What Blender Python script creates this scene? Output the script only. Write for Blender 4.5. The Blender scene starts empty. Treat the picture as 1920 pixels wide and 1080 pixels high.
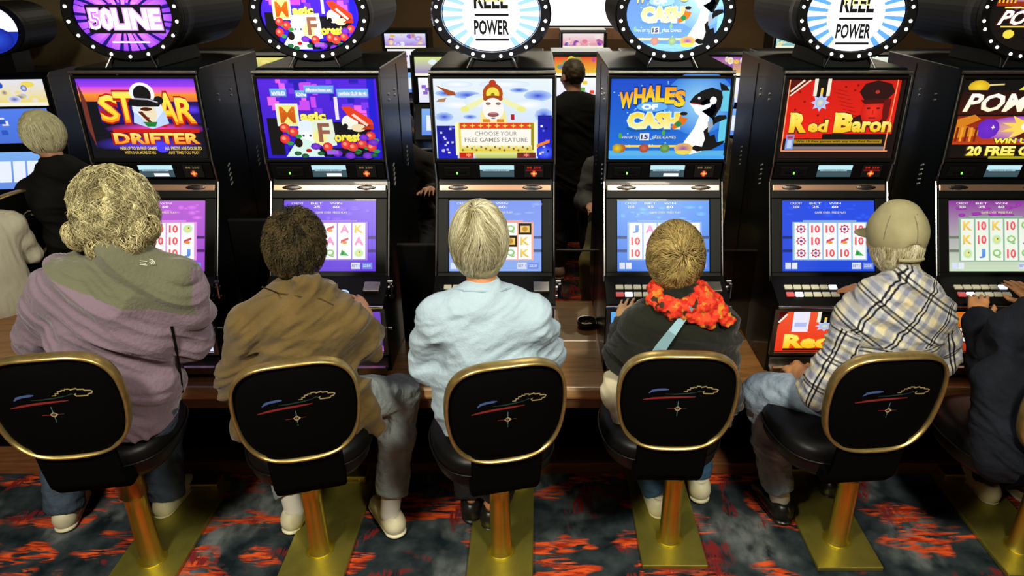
import bpy, bmesh, math, random
import numpy as np
from math import sin, cos, pi, radians, atan, tan, sqrt
from mathutils import Vector, Matrix
random.seed(4); rng = np.random.default_rng(7)
C = bpy.context.scene.collection
# ---------------------------------------------------------------- camera, light, exposure
F, CX, CY, TH, H = 1350.0, 1010.0, 540.0, radians(24), 2.26
cam = bpy.data.objects.new('camera', bpy.data.cameras.new('camera')); C.objects.link(cam)
cam.location = (0, 0, H); cam.rotation_euler = (pi/2 - TH, 0, 0)
cam.data.sensor_width = 36; cam.data.lens = 36*F/1920; cam.data.shift_x = -(CX-960)/1920
cam.data.clip_start = .05
bpy.context.scene.camera = cam
vs = bpy.context.scene.view_settings
vs.view_transform = 'Standard'; vs.look = 'None'; vs.gamma = 1; vs.use_curve_mapping = False; vs.exposure = 0.0
w = bpy.data.worlds.new('world'); bpy.context.scene.world = w; w.use_nodes = True
w.node_tree.nodes['Background'].inputs[0].default_value = (1, .85, .6, 1)
w.node_tree.nodes['Background'].inputs[1].default_value = .03
def area(x, y, z, sx, sy, e, col=(1, .9, .68), aim=None):
    l = bpy.data.lights.new('ceiling_lamp', 'AREA'); l.shape = 'RECTANGLE'; l.size = sx; l.size_y = sy; l.energy = e; l.color = col
    o = bpy.data.objects.new('ceiling_lamp', l); C.objects.link(o); o.location = (x, y, z)
    if aim: o.rotation_euler = (Vector(aim)-Vector((x, y, z))).to_track_quat('-Z', 'Y').to_euler()
    return o
area(-1.5, .25, 3.2, .36, .36, 92, col=(1, .93, .76), aim=(-1.2, 2.3, .6))
area(1.0, .25, 3.2, .36, .36, 92, col=(1, .93, .76), aim=(1.2, 2.3, .6))
area(0, 1.7, 3.3, 3.6, .5, 11, col=(1, .93, .76), aim=(0, 2.2, 0))  # unseen fill strip, added to soften the shadows of the two main lamps
area(.2, 4.5, 3.3, .9, .5, 30)  # added light, brightens the carpet seen through the glass dividers
area(-2.6, 7.2, 3.3, 1.5, 1.5, 22)
area(3.0, 7.5, 3.3, 1.5, 1.5, 40)
area(0.2, 8.6, 3.3, 2.5, 1.5, 60)
def P(px, py, d):                       # a world point on the sight line of a spot in the photograph, at distance d
    a = TH + atan((py-CY)/F); h = d*tan(a); z = d*cos(TH) + h*sin(TH)
    return Vector(((px-CX)/F*z, d, H-h))
# ---------------------------------------------------------------- materials
MATS = {}
def nt(name):
    m = bpy.data.materials.new(name); m.use_nodes = True; MATS[name] = m
    return m, m.node_tree.nodes, m.node_tree.links, m.node_tree.nodes['Principled BSDF']
def mat(name, col, rough=.5, metal=0, var=0, scale=20, bump=0, bscale=200, coat=0, spec=.5, stretch=(1, 1, 1), emit=0, sheen=0):
    if name in MATS: return MATS[name]
    m, N, L, b = nt(name)
    b.inputs['Base Color'].default_value = (*col, 1); b.inputs['Roughness'].default_value = rough; b.inputs['Metallic'].default_value = metal
    b.inputs['Coat Weight'].default_value = coat; b.inputs['Specular IOR Level'].default_value = spec
    if sheen: b.inputs['Sheen Weight'].default_value = sheen
    if emit: b.inputs['Emission Color'].default_value = (*col, 1); b.inputs['Emission Strength'].default_value = emit
    if var or bump:
        tc = N.new('ShaderNodeTexCoord'); mp = N.new('ShaderNodeMapping'); mp.inputs['Scale'].default_value = stretch
        L.new(tc.outputs['Object'], mp.inputs[0])
    if var:
        n = N.new('ShaderNodeTexNoise'); n.inputs['Scale'].default_value = scale; n.inputs['Detail'].default_value = 5; L.new(mp.outputs[0], n.inputs[0])
        r = N.new('ShaderNodeValToRGB'); r.color_ramp.elements[0].position = .3; r.color_ramp.elements[1].position = .7
        r.color_ramp.elements[0].color = (*[max(0, c*(1-var)) for c in col], 1); r.color_ramp.elements[1].color = (*[min(1, c*(1+var)) for c in col], 1)
        L.new(n.outputs[0], r.inputs[0]); L.new(r.outputs[0], b.inputs['Base Color'])
    if bump:
        n2 = N.new('ShaderNodeTexNoise'); n2.inputs['Scale'].default_value = bscale; n2.inputs['Detail'].default_value = 3; L.new(mp.outputs[0], n2.inputs[0])
        bp = N.new('ShaderNodeBump'); bp.inputs['Strength'].default_value = bump; bp.inputs['Distance'].default_value = .003
        L.new(n2.outputs[0], bp.inputs['Height']); L.new(bp.outputs[0], b.inputs['Normal'])
    return m
def attr_mat(name, rough=.5, emit=0.0, attr='col', spec=.5, coat=0):
    if name in MATS: return MATS[name]
    m, N, L, b = nt(name)
    a = N.new('ShaderNodeVertexColor'); a.layer_name = attr
    b.inputs['Roughness'].default_value = rough; b.inputs['Specular IOR Level'].default_value = spec; b.inputs['Coat Weight'].default_value = coat
    if emit:
        b.inputs['Base Color'].default_value = (.01, .01, .01, 1)
        L.new(a.outputs[0], b.inputs['Emission Color']); b.inputs['Emission Strength'].default_value = emit
    else: L.new(a.outputs[0], b.inputs['Base Color'])
    return m
BLACK = mat('black_gloss_laminate', (.004, .0045, .0045), .22, coat=.3, var=.3, scale=4)
SIDE = mat('black_side_panel', (.0025, .004, .004), .3, spec=.18, coat=.05, var=.3, scale=3)
BEZ = mat('dark_screen_surround', (.004, .004, .0035), .45, spec=.13)
PLASTIC = mat('black_plastic', (.0025, .0025, .0025), .5, spec=.12)
CHROME = mat('chrome', (.62, .62, .64), .16, 1)
DULL = mat('dull_steel', (.4, .38, .34), .32, 1, var=.2, scale=30)
BRASS = mat('polished_brass', (.92, .74, .10), .33, 1, var=.08, scale=8)
PLATE = mat('brass_floor_plate', (.42, .38, .075), .42, .85, var=.12, scale=14, bump=.15, bscale=300)
GOLD = mat('brushed_gold_edge', (.50, .37, .13), .34, .85, var=.2, scale=30)
FAB = mat('black_upholstery', (.0016, .0016, .0018), .95, bump=.3, bscale=500, spec=.04)
VINYL = mat('black_vinyl', (.004, .004, .004), .42, spec=.3, bump=.2, bscale=60)
WOOD = mat('orange_brown_wood', (.30, .13, .035), .38, var=.35, scale=7, stretch=(1, 7, 7), coat=.2)
WOODE = mat('pale_wood_edge', (.55, .33, .14), .3, var=.25, scale=9, stretch=(1, 9, 9), coat=.3)
DWOOD = mat('dark_wood', (.13, .06, .025), .4, var=.3, scale=7, stretch=(1, 7, 7))
VOID = mat('black_panel', (.002, .002, .002), .9, spec=.05)
ART = attr_mat('backlit_print', .3, 1.0, spec=.12)
ARTB = attr_mat('bright_backlit_print', .3, 1.5, spec=.12)
THREAD = attr_mat('embroidery_thread', .8)
def weave(m, pairs):
    N, L, b = m.node_tree.nodes, m.node_tree.links, m.node_tree.nodes['Principled BSDF']; tc = N.new('ShaderNodeTexCoord'); prev = None
    for sc_, st_, di in pairs:
        n = N.new('ShaderNodeTexNoise'); n.inputs['Scale'].default_value = sc_; n.inputs['Detail'].default_value = 4; L.new(tc.outputs['Object'], n.inputs[0])
        bp = N.new('ShaderNodeBump'); bp.inputs['Strength'].default_value = st_; bp.inputs['Distance'].default_value = di; L.new(n.outputs[0], bp.inputs['Height'])
        if prev: L.new(prev.outputs[0], bp.inputs['Normal'])
        prev = bp
    L.new(prev.outputs[0], b.inputs['Normal']); return m
# ---------------------------------------------------------------- builders
def obj(name, me, m=None, parent=None, loc=None, rot=None, smooth=False):
    if isinstance(me, bmesh.types.BMesh):
        b = me; me = bpy.data.meshes.new(name); b.to_mesh(me); b.free()
    if m is not None and not me.materials: me.materials.append(m)
    o = bpy.data.objects.new(name, me); C.objects.link(o)
    if parent: o.parent = parent
    if loc is not None: o.location = loc
    if rot is not None: o.rotation_euler = rot
    if smooth:
        me.polygons.foreach_set('use_smooth', [True]*len(me.polygons))
    return o
def tag(o, label=None, cat=None, group=None, kind=None):
    if label: o['label'] = label
    if cat: o['category'] = cat
    if group: o['group'] = group
    if kind: o['kind'] = kind
    return o
def empty(name, loc, rz=0, label=None, cat=None, group=None):
    o = bpy.data.objects.new(name, None); C.objects.link(o); o.location = loc; o.rotation_euler = (0, 0, rz); o.empty_display_size = .1
    return tag(o, label, cat, group)
def box(b, x0, x1, y0, y1, z0, z1, bev=0, M=None):
    r = bmesh.ops.create_cube(b, size=1); vs_ = r['verts']
    for v in vs_: v.co = Vector(((x0+x1)/2+v.co.x*(x1-x0), (y0+y1)/2+v.co.y*(y1-y0), (z0+z1)/2+v.co.z*(z1-z0)))
    if bev:
        es = list({e for v in vs_ for e in v.link_edges})
        rr = bmesh.ops.bevel(b, geom=es, offset=bev, segments=2, affect='EDGES', profile=.5); vs_ = list({v for f in rr['faces'] for v in f.verts} | {v for v in vs_ if v.is_valid})
    if M is not None: bmesh.ops.transform(b, matrix=M, verts=[v for v in vs_ if v.is_valid])
    return b
def bx(*a, **k): return box(bmesh.new(), *a, **k)
def tube(b, pts, r, n=10, closed=False, cap=True):
    pts = [Vector(p) for p in pts]; rs = r if isinstance(r, (list, tuple)) else [r]*len(pts); rings = []
    up = None
    for i, p in enumerate(pts):
        a = pts[i-1] if (i > 0 or closed) else p; c = pts[(i+1) % len(pts)] if (i < len(pts)-1 or closed) else p
        t = (c-a).normalized()
        if up is None: up = t.orthogonal().normalized()
        up = (up - t*up.dot(t)).normalized(); s = t.cross(up)
        rings.append([b.verts.new(p + (up*cos(2*pi*k/n)+s*sin(2*pi*k/n))*rs[i]) for k in range(n)])
    m = len(rings)
    for i in range(m if closed else m-1):
        A, B = rings[i], rings[(i+1) % m]
        for k in range(n): b.faces.new((A[k], A[(k+1) % n], B[(k+1) % n], B[k]))
    if cap and not closed: b.faces.new(rings[0][::-1]); b.faces.new(rings[-1])
    return b
def tb(*a, **k): return tube(bmesh.new(), *a, **k)
def lathe(prof, n=32):
    b = bmesh.new(); rings = [[b.verts.new((r*cos(2*pi*k/n), r*sin(2*pi*k/n), z)) for k in range(n)] for r, z in prof]
    for A, B in zip(rings, rings[1:]):
        for k in range(n): b.faces.new((A[k], A[(k+1) % n], B[(k+1) % n], B[k]))
    b.faces.new(rings[0][::-1]); b.faces.new(rings[-1]); return b
def prism(prof, x0, x1, bev=0):              # (y, z) outline pushed from x0 to x1
    b = bmesh.new(); A = [b.verts.new((x0, y, z)) for y, z in prof]; B = [b.verts.new((x1, y, z)) for y, z in prof]; n = len(prof)
    b.faces.new(A); b.faces.new(B[::-1])
    for k in range(n): b.faces.new((A[(k+1) % n], A[k], B[k], B[(k+1) % n]))
    bmesh.ops.recalc_face_normals(b, faces=b.faces[:])
    if bev: bmesh.ops.bevel(b, geom=b.edges[:], offset=bev, segments=2, affect='EDGES', profile=.5)
    return b
def extr(pts, y0, y1):                       # (x, z) outline pushed from y0 to y1
    b = bmesh.new(); A = [b.verts.new((x, y0, z)) for x, z in pts]; B = [b.verts.new((x, y1, z)) for x, z in pts]; n = len(pts)
    b.faces.new(A); b.faces.new(B[::-1])
    for k in range(n): b.faces.new((A[(k+1) % n], A[k], B[k], B[(k+1) % n]))
    bmesh.ops.recalc_face_normals(b, faces=b.faces[:]); return b
def copy_tree(o, parent=None):
    c = o.copy(); C.objects.link(c)
    if parent: c.parent = parent
    for ch in list(o.children): copy_tree(ch, c)
    return c
# ---------------------------------------------------------------- flat print: coloured shapes laid on a plane, 0..100 by 0..100
_tc = {}
def text_mesh(s, bold=0.0):
    k = (s, bold)
    if k in _tc: return _tc[k]
    cu = bpy.data.curves.new('t', 'FONT'); cu.body = s; cu.offset = bold; cu.resolution_u = 2
    o = bpy.data.objects.new('t', cu); me = bpy.data.meshes.new_from_object(o)
    V = np.array([v.co[:2] for v in me.vertices]); Fc = [tuple(p.vertices) for p in me.polygons]
    bpy.data.objects.remove(o); bpy.data.meshes.remove(me); bpy.data.curves.remove(cu)
    _tc[k] = (V, Fc); return V, Fc
class Art:
    def __init__(s, w, h): s.w, s.h, s.V, s.Fc, s.Co, s.n = w, h, [], [], [], 0
    def add(s, pts, faces, cols):
        b = len(s.V); y = -s.n*.00022; s.n += 1
        for (u, v), c in zip(pts, cols): s.V.append(((u/100-.5)*s.w, y, (v/100-.5)*s.h)); s.Co.append((*c[:3], 1))
        for f in faces: s.Fc.append(tuple(b+i for i in f))
    def poly(s, pts, c): s.add(pts, [tuple(range(len(pts)))], [c]*len(pts)); return s
    def rect(s, u0, v0, u1, v1, c, c2=None): s.add([(u0, v0), (u1, v0), (u1, v1), (u0, v1)], [(0, 1, 2, 3)], [c, c, c2 or c, c2 or c]); return s
    def ell(s, u, v, ru, rv, c, c2=None, n=20, a0=0, a1=2*pi):
        pts = [(u, v)]+[(u+ru*cos(a0+(a1-a0)*k/n), v+rv*sin(a0+(a1-a0)*k/n)) for k in range(n+1)]
        s.add(pts, [(0, k+1, k+2) for k in range(n)], [c]+[c2 or c]*(n+1)); return s
    def star(s, u, v, ru, rv, k, c, inner=.45, a=0):
        pts = [(u, v)]+[(u+ru*(1 if i % 2 == 0 else inner)*sin(a+pi*i/k), v+rv*(1 if i % 2 == 0 else inner)*cos(a+pi*i/k)) for i in range(2*k)]
        s.add(pts, [(0, i+1, (i+1) % (2*k)+1) for i in range(2*k)], [c]*len(pts)); return s
    def line(s, pts, wd, c):
        for (a, b), (d, e) in zip(pts, pts[1:]):
            L = math.hypot(d-a, e-b) or 1; nx, ny = -(e-b)/L*wd/2, (d-a)/L*wd/2*s.w/s.h
            s.add([(a+nx, b+ny), (a-nx, b-ny), (d-nx, e-ny), (d+nx, e+ny)], [(0, 1, 2, 3)], [c]*4); s.n -= 1
        s.n += 1; return s
    def text(s, t, u, v, wd, ht, c, c2=None, bold=.0, ol=None, olb=.05, shear=0, arch=0):
        if ol is not None: s.text(t, u, v, wd*(1+olb*.8), ht*(1+olb*2.2), ol, None, bold+olb, None, 0, shear, arch)
        V, Fc = text_mesh(t, bold); lo, hi = V.min(0), V.max(0); q = (V-lo)/(hi-lo)
        pts = [(u+(x-.5)*wd+shear*(y-.5)*ht, v+(y-.5)*ht+arch*(1-(2*x-1)**2)) for x, y in q]
        c2 = c2 or c; s.add(pts, Fc, [tuple(c[i]*(1-y)+c2[i]*y for i in range(3)) for x, y in q]); return s
    def sun(s, u, v, R, k, c, c2, clip=None, w=.5):
        for i in range(k):
            a = 2*pi*i/k; d = pi/k*w
            e = [(cos(a-d), sin(a-d)), (cos(a+d), sin(a+d))]
            pts = [(u, v)]
            for x, y in e:
                r = R
                if clip == 'box':
                    r = 1e9
                    if x > 1e-6: r = min(r, (100-u)/x)
                    if x < -1e-6: r = min(r, -u/x)
                    if y > 1e-6: r = min(r, (100-v)/y)
                    if y < -1e-6: r = min(r, -v/y)
                pts.append((u+x*r, v+y*r))
            s.add(pts, [(0, 1, 2)], [c, c2, c2]); s.n -= 1
        s.n += 1; return s
    def build(s, name, parent, loc, tilt=0, m=None, lin=True):
        me = bpy.data.meshes.new(name); me.from_pydata(s.V, [], s.Fc)
        ca = me.color_attributes.new('col', 'FLOAT_COLOR', 'POINT'); a = np.array(s.Co, 'f'); a[:, :3] = np.clip(a[:, :3], 0, None)**2.2
        ca.data.foreach_set('color', a.ravel())
        me.materials.append(m or ART)
        bm = bmesh.new(); bm.from_mesh(me)
        bm.normal_update(); bad = [f for f in bm.faces if f.normal.y > 0]
        bmesh.ops.reverse_faces(bm, faces=bad); bm.to_mesh(me); bm.free()
        return obj(name, me, None, parent, loc, (-tilt, 0, 0))
# ---------------------------------------------------------------- setting
def carpet():
    m, N, L, b = nt('patterned_carpet')
    b.inputs['Roughness'].default_value = .95; b.inputs['Specular IOR Level'].default_value = .1
    tc = N.new('ShaderNodeTexCoord')
    def noise(sc, det, src, stretch=None, rot=0, loc=0, dist=0):
        mp = N.new('ShaderNodeMapping'); mp.inputs['Scale'].default_value = stretch or (1, 1, 1); mp.inputs['Rotation'].default_value = (0, 0, rot); mp.inputs['Location'].default_value = (loc, loc*.7, 0)
        L.new(src, mp.inputs[0]); n = N.new('ShaderNodeTexNoise'); n.inputs['Scale'].default_value = sc; n.inputs['Detail'].default_value = det; n.inputs['Distortion'].default_value = dist
        L.new(mp.outputs[0], n.inputs[0]); return n.outputs[0]
    def ramp(src, p0, p1, c0, c1):
        r = N.new('ShaderNodeValToRGB'); e = r.color_ramp.elements; e[0].position = p0; e[1].position = p1; e[0].color = (*c0, 1); e[1].color = (*c1, 1); L.new(src, r.inputs[0]); return r.outputs[0]
    def mix(f, a, c):
        x = N.new('ShaderNodeMix'); x.data_type = 'RGBA'; L.new(f, x.inputs[0])
        for s_, i in ((a, 6), (c, 7)):
            if isinstance(s_, tuple): x.inputs[i].default_value = (*s_, 1)
            else: L.new(s_, x.inputs[i])
        return x.outputs[2]
    def mul(a, c):
        x = N.new('ShaderNodeMath'); x.operation = 'MULTIPLY'; L.new(a, x.inputs[0]); L.new(c, x.inputs[1]); return x.outputs[0]
    o = tc.outputs['Object']; bw = ((0, 0, 0), (1, 1, 1))
    base = ramp(noise(9, 6, o), .35, .7, (.006, .012, .016), (.045, .06, .066))
    grey = mul(ramp(noise(2.6, 3, o, loc=7), .52, .62, *bw), ramp(noise(16, 5, o, (1, .6, 1), .6), .35, .62, *bw))
    c1 = mix(grey, base, (.15, .17, .17))
    blob = ramp(noise(3.1, 2, o, (.8, 1.5, 1), .25, loc=3.3, dist=.4), .515, .56, *bw)
    streak = ramp(noise(13, 3, o, (.55, 3.2, 1), .35, dist=1.2), .44, .53, *bw)
    red = mix(ramp(noise(24, 3, o, (.5, 2, 1), .3), .35, .6, *bw), (.32, .02, .008), (.85, .11, .022))
    c2 = mix(mul(blob, streak), c1, red)
    blob2 = mul(ramp(noise(3.6, 2, o, (1.2, 1.2, 1), -.5, loc=11.1, dist=.5), .57, .62, *bw), ramp(noise(17, 3, o, (2.4, .6, 1), .9, dist=1.2), .45, .52, *bw))
    c3 = mix(blob2, c2, (.2, .018, .02))
    L.new(c3, b.inputs['Base Color'])
    n = noise(420, 2, o); bp = N.new('ShaderNodeBump'); bp.inputs['Strength'].default_value = .5; bp.inputs['Distance'].default_value = .004; L.new(n, bp.inputs['Height']); L.new(bp.outputs[0], b.inputs['Normal'])
    return m
def structure(name, b, m): return tag(obj(name, b, m), kind='structure')
structure('floor', bx(-9, 9, -3, 13, -.1, 0), carpet())
WALL = mat('brown_wall_paint', (.10, .07, .028), .8, var=.15, scale=3, bump=.1)
structure('wall_back', bx(-9, 9, 12.9, 13.1, 0, 3.5), mat('tan_wall_paint', (.17, .10, .04), .8, var=.15, scale=2))
structure('wall_left', bx(-9.1, -8.9, -3, 13, 0, 3.5), WALL)
structure('wall_right', bx(8.9, 9.1, -3, 13, 0, 3.5), WALL)
structure('wall_front', bx(-9, 9, -3.1, -2.9, 0, 3.5), mat('pale_wall_paint', (.3, .3, .29), .8, var=.08))
structure('ceiling', bx(-9, 9, -3, 13, 3.5, 3.6), mat('ceiling_tan', (.22, .23, .25), .9, var=.05))
structure('trim_1', bx(-5.4, -3.12, 5.4, 5.9, 0, 3.5, bev=.02), WALL)
a = P(180, 115, 8.0); structure('trim_2', bx(a.x-1.2, a.x+.5, 8, 8.3, 0, 3.5, bev=.02), mat('yellow_wall_paint', (.42, .34, .12), .8, var=.1))
# ---------------------------------------------------------------- wooden stand under the machines
SX0, SX1 = -2.9, 3.2
st = empty('machine_stand', (0, 2.68, 0), 0, 'long orange-brown wooden stand that carries the front row of slot machines', 'stand')
obj('stand_top', bx(SX0, SX1, .015, .92, .53, .58, bev=.004), WOOD, st)
obj('edge_trim', prism([(0, .545), (.004, .575), (.014, .585), (.03, .585), (.03, .53), (.006, .53)], SX0, SX1, .003), WOODE, st)
obj('apron', bx(SX0, SX1, .02, .04, .475, .53, bev=.002), DWOOD, st)
obj('back_panel', bx(SX0, SX1, .30, .90, .0, .53), VOID, st)
obj('kick_board', bx(SX0, SX1, .16, .30, 0, .065, bev=.004), mat('red_brown_wood', (.2, .08, .03), .4, var=.3, scale=7, stretch=(1, 7, 7)), st)
# ---------------------------------------------------------------- slot machines
Y0, Z0 = 2.80, .58
def lp(d, h): return (d-Y0, h-Z0)
MX = [-1.69, -.93, -.193, .555, 1.29, 2.03]
PROF = [lp(*p) for p in [(2.84, .582), (2.84, .90), (2.795, .915), (2.79, .94), (2.95, 1.0), (3.13, 1.385), (3.135, 1.40), (3.115, 1.48), (3.11, 1.85), (3.14, 1.875), (3.80, 1.875), (3.80, .582)]]
SL = math.atan2(.18, .385)                      # lean of the lower screen
def slant(t, off=0):                            # point on the lower face, t metres up from its foot
    return ((2.95-Y0)+sin(SL)*t-cos(SL)*off, (1.0-Z0)+cos(SL)*t+sin(SL)*off)
W2 = .262
pm = {}
def shared(key, fn):
    if key not in pm:
        me = bpy.data.meshes.new(key); b = fn(); b.to_mesh(me); b.free(); pm[key] = me
    return pm[key]
def ellpts(a, b, n=44, z=0, x=0): return [(x+a*cos(2*pi*k/n), z+b*sin(2*pi*k/n)) for k in range(n)]
def topper_parts(root, art, ring_pairs, bulbc, ringm, rx=.238, rz=.176, cz=2.088, lit=1.0):
    cy = 3.13-Y0
    def body():
        b = bmesh.new(); n = 48; rings = []
        for (s, y) in ((1.0, 0), (1.02, .01), (1.02, .05), (.99, .09), (.97, .13), (.96, .68), (.88, .74)):
            rings.append([b.verts.new((rx*s*cos(2*pi*k/n), y, rz*s*sin(2*pi*k/n))) for k in range(n)])
        for A, B in zip(rings, rings[1:]):
            for k in range(n): b.faces.new((A[k], A[(k+1) % n], B[(k+1) % n], B[k]))
        b.faces.new(rings[0][::-1]); b.faces.new(rings[-1]); bmesh.ops.recalc_face_normals(b, faces=b.faces[:]); return b
    t = obj('topper', shared('topper_shell', body), PLASTIC, root, (0, cy, cz-Z0), smooth=False)
    art.build('sign_face', t, (0, -.004, 0), 0, ARTB)
    def ring():
        b = bmesh.new(); n = 48; R = []
        for s, y in ((1.03, -.0), (1.03, -.012), (1.0, -.018), (.85, -.016), (.84, -.008), (.84, 0)):
            R.append([b.verts.new((rx*s*cos(2*pi*k/n), y, rz*s*sin(2*pi*k/n))) for k in range(n)])
        for A, B in zip(R, R[1:]+R[:1]):
            for k in range(n): b.faces.new((A[k], A[(k+1) % n], B[(k+1) % n], B[k]))
        bmesh.ops.recalc_face_normals(b, faces=b.faces[:]); return b
    obj('sign_ring', shared('sign_ring_'+ringm.name, ring), ringm, t, (0, 0, 0), smooth=False)
    def bulb():
        b = bmesh.new(); bmesh.ops.create_icosphere(b, subdivisions=2, radius=.0068); return b
    bm_ = mat('bulb_'+'_'.join(str(round(c*9)) for c in bulbc), bulbc, .3, emit=5*lit)
    me = shared('bulb'+bm_.name, bulb)
    K = 12 if ring_pairs else 18
    for k in range(K):
        for dk in ((-.19, .19) if ring_pairs else (0,)):
            a = 2*pi*(k+.5+dk)/K; obj('bulb', me, bm_, t, (rx*.94*cos(a), -.017, rz*.94*sin(a)))
    def neck(): return prism([(cy-.0, 1.875-Z0), (cy+.02, 1.95-Z0), (cy+.38, 1.95-Z0), (cy+.42, 1.875-Z0)], -.1, .1, .004)
    nk = shared('neck', neck)
    nb = obj('topper_neck', nk, PLASTIC, root)
    def brace():
        b = bmesh.new()
        tube(b, [(.035, -.025, 0), (0, 0, .065)], .004, 6)
        return b
    obj('neck_brace', shared('brace', brace), CHROME, root, (.07, cy-.005, 1.88-Z0)); obj('neck_brace', shared('brace', brace), CHROME, root, (-.07, cy-.005, 1.88-Z0)).scale.x = -1
def machine(i, label, top_art, low_art, belly_art, sign, opts):
    X = MX[i]; r = empty('slot_machine', (X, Y0, Z0), 0, label, 'slot machine', 'front row of slot machines')
    obj('cabinet', shared('cabinet', lambda: prism([(y+.004, z) for y, z in PROF], -W2, W2, .004)), SIDE, r)
    def surround():
        b = bmesh.new(); y, z = slant(.205, 0)
        for x0, x1, t0, t1 in ((-.255, .255, -.205, -.185), (-.255, .255, .145, .19), (-.255, -.207, -.185, .145), (.207, .255, -.185, .145)):
            box(b, x0, x1, -.014, .004, t0, t1, .003, Matrix.Translation((0, y, z)) @ Matrix.Rotation(-SL, 4, 'X'))
        return b
    obj('screen_surround', shared('surround', surround), BEZ, r)
    y, z = slant(.183, .004); low_art.build('game_screen', r, (0, y, z), SL, opts.get('lowm'))
    top_art.build('glass_panel', r, (0, 3.106-Y0, 1.667-Z0))
    def frame():
        b = bmesh.new(); y = 3.106-Y0
        for x0, x1, z0, z1 in ((-.262, .262, 1.836, 1.848), (-.262, .262, 1.484, 1.497), (-.262, -.251, 1.49, 1.84), (.251, .262, 1.49, 1.84)):
            box(b, x0, x1, y-.012, y+.006, z0-Z0, z1-Z0, .002)
        return b
    obj('panel_frame', shared('frame', frame), BEZ, r)
    def tf():
        b = bmesh.new(); tube(b, [(-.265, 3.10-Y0, 1.862-Z0), (.265, 3.10-Y0, 1.862-Z0)], .008, 10)
        return b
    obj('top_rail', shared('toprail', tf), DULL, r, smooth=False)
    for s in (-1, 1):
        def side(s=s):
            b = bmesh.new(); a = slant(-.02, .008); c = slant(.425, .008)
            tube(b, [(s*.262, *a), (s*.262, *c), (s*.262, 3.107-Y0, 1.475-Z0)], .0055, 8)
            return b
        obj('chrome_rail', shared('rail%d' % s, side), CHROME, r)
        def rail2(s=s): return tb([(s*.264, 3.097-Y0, 1.475-Z0), (s*.264, 3.097-Y0, 1.85-Z0)], .004, 8)
        obj('side_trim', shared('trim%d' % s, rail2), DULL, r)
    # electronics strip between the two screens
    yy, zz = lp(3.118, 1.442)
    T = Matrix.Translation((0, yy, zz)) @ Matrix.Rotation(.24, 4, 'X')
    obj('control_strip', shared('strip', lambda: box(bmesh.new(), -.25, .25, -.008, .01, -.038, .038, .003, T)), PLASTIC, r)
    cr = obj('card_reader', shared('reader', lambda: box(bmesh.new(), -.225, -.105, -.014, .0, -.024, .02, .004, T)), BEZ, r)
    obj('card_slot', shared('cslot', lambda: box(bmesh.new(), -.205, -.125, -.017, -.012, -.009, -.004, .001, T)), VOID, cr)
    obj('status_light', shared('led', lambda: box(bmesh.new(), -.169, -.163, -.019, -.012, -.012, -.002, .001, T)), mat('green_led', (.2, 1, .1), emit=1.5), cr)
    d = Art(.15, .058).rect(0, 0, 100, 100, (.25, .33, .36)).rect(0, 62, 100, 100, (.75, .93, .97)).rect(8, 50, 86, 66, (.6, .72, .78))
    d.text('CREDITS 2250', 46, 58, 60, 12, (.2, .3, .35))
    if opts.get('card', True): d.rect(40, 6, 84, 32, (1, 1, 1))
    d.build('player_display', r, (.01, yy-.0175, zz), -.24)
    b = Art(.085, .06)
    b.rect(0, 0, 100, 100, (.03, .02, .02)).text('88 250', 50, 78, 70, 16, (.95, .15, .1) if opts.get('red') else (.6, .5, .35)).rect(38, 8, 62, 52, (.5, .07, .02)).rect(44, 6, 56, 52, (1, .45, .2)).rect(34, 22, 66, 38, (1, .5, .25)).rect(44, 22, 56, 38, (1, .8, .5))
    if opts.get('red'): b.rect(8, 52, 92, 64, (.5, .05, .05))
    b.build('jackpot_meter', r, (.172, yy-.0175, zz), -.24)
    # speaker ledge
    def ledge(): return box(bmesh.new(), -.25, .25, -.016, .002, .382, .412, .004, Matrix.Translation((0, *slant(0))) @ Matrix.Rotation(-SL, 4, 'X'))
    lg = obj('speaker_ledge', shared('ledge', ledge), opts.get('ledge', DULL), r)
    for x in (-.165, .165):
        def grille(): 
            b = bmesh.new(); bmesh.ops.create_uvsphere(b, u_segments=20, v_segments=8, radius=1)
            for v in b.verts: v.co = Vector((v.co.x*.045, v.co.y*.006, v.co.z*.011))
            return b
        yq, zq = slant(.397, .016); obj('speaker', shared('grille', grille), CHROME, lg, (x, yq, zq), (-SL, 0, 0))
    # button deck
    DT = math.atan2(.06, .16)
    def deck():
        b = prism([(2.775-Y0, .925-Z0), (2.78-Y0, .948-Z0), (2.945-Y0, 1.012-Z0), (2.952-Y0, 1.0-Z0), (2.80-Y0, .915-Z0)], -.265, .265, .002); return b
    dk = obj('button_deck', shared('deck', deck), DULL if opts.get('greydeck') else BEZ, r)
    obj('deck_lip', shared('lip', lambda: tb([(-.267, 2.772-Y0, .935-Z0), (.267, 2.772-Y0, .935-Z0)], .007, 8)), CHROME, dk)
    def btn(): return bx(-.0165, .0165, -.012, .012, 0, .009, bev=.002)
    bme = shared('button_mesh', btn)
    def place(x, t, me, m, nm):
        obj(nm, me, m, dk, (x, 2.78-Y0+t*cos(DT), .950-Z0+t*sin(DT)), (DT, 0, 0))
    IV = mat('ivory_button', (.62, .6, .45), .4, emit=.12); WH = mat('lit_white_button', (.9, .9, 1), .4, emit=.9); RD = mat('red_button', (.6, .1, .1), .4, emit=.3)
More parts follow.
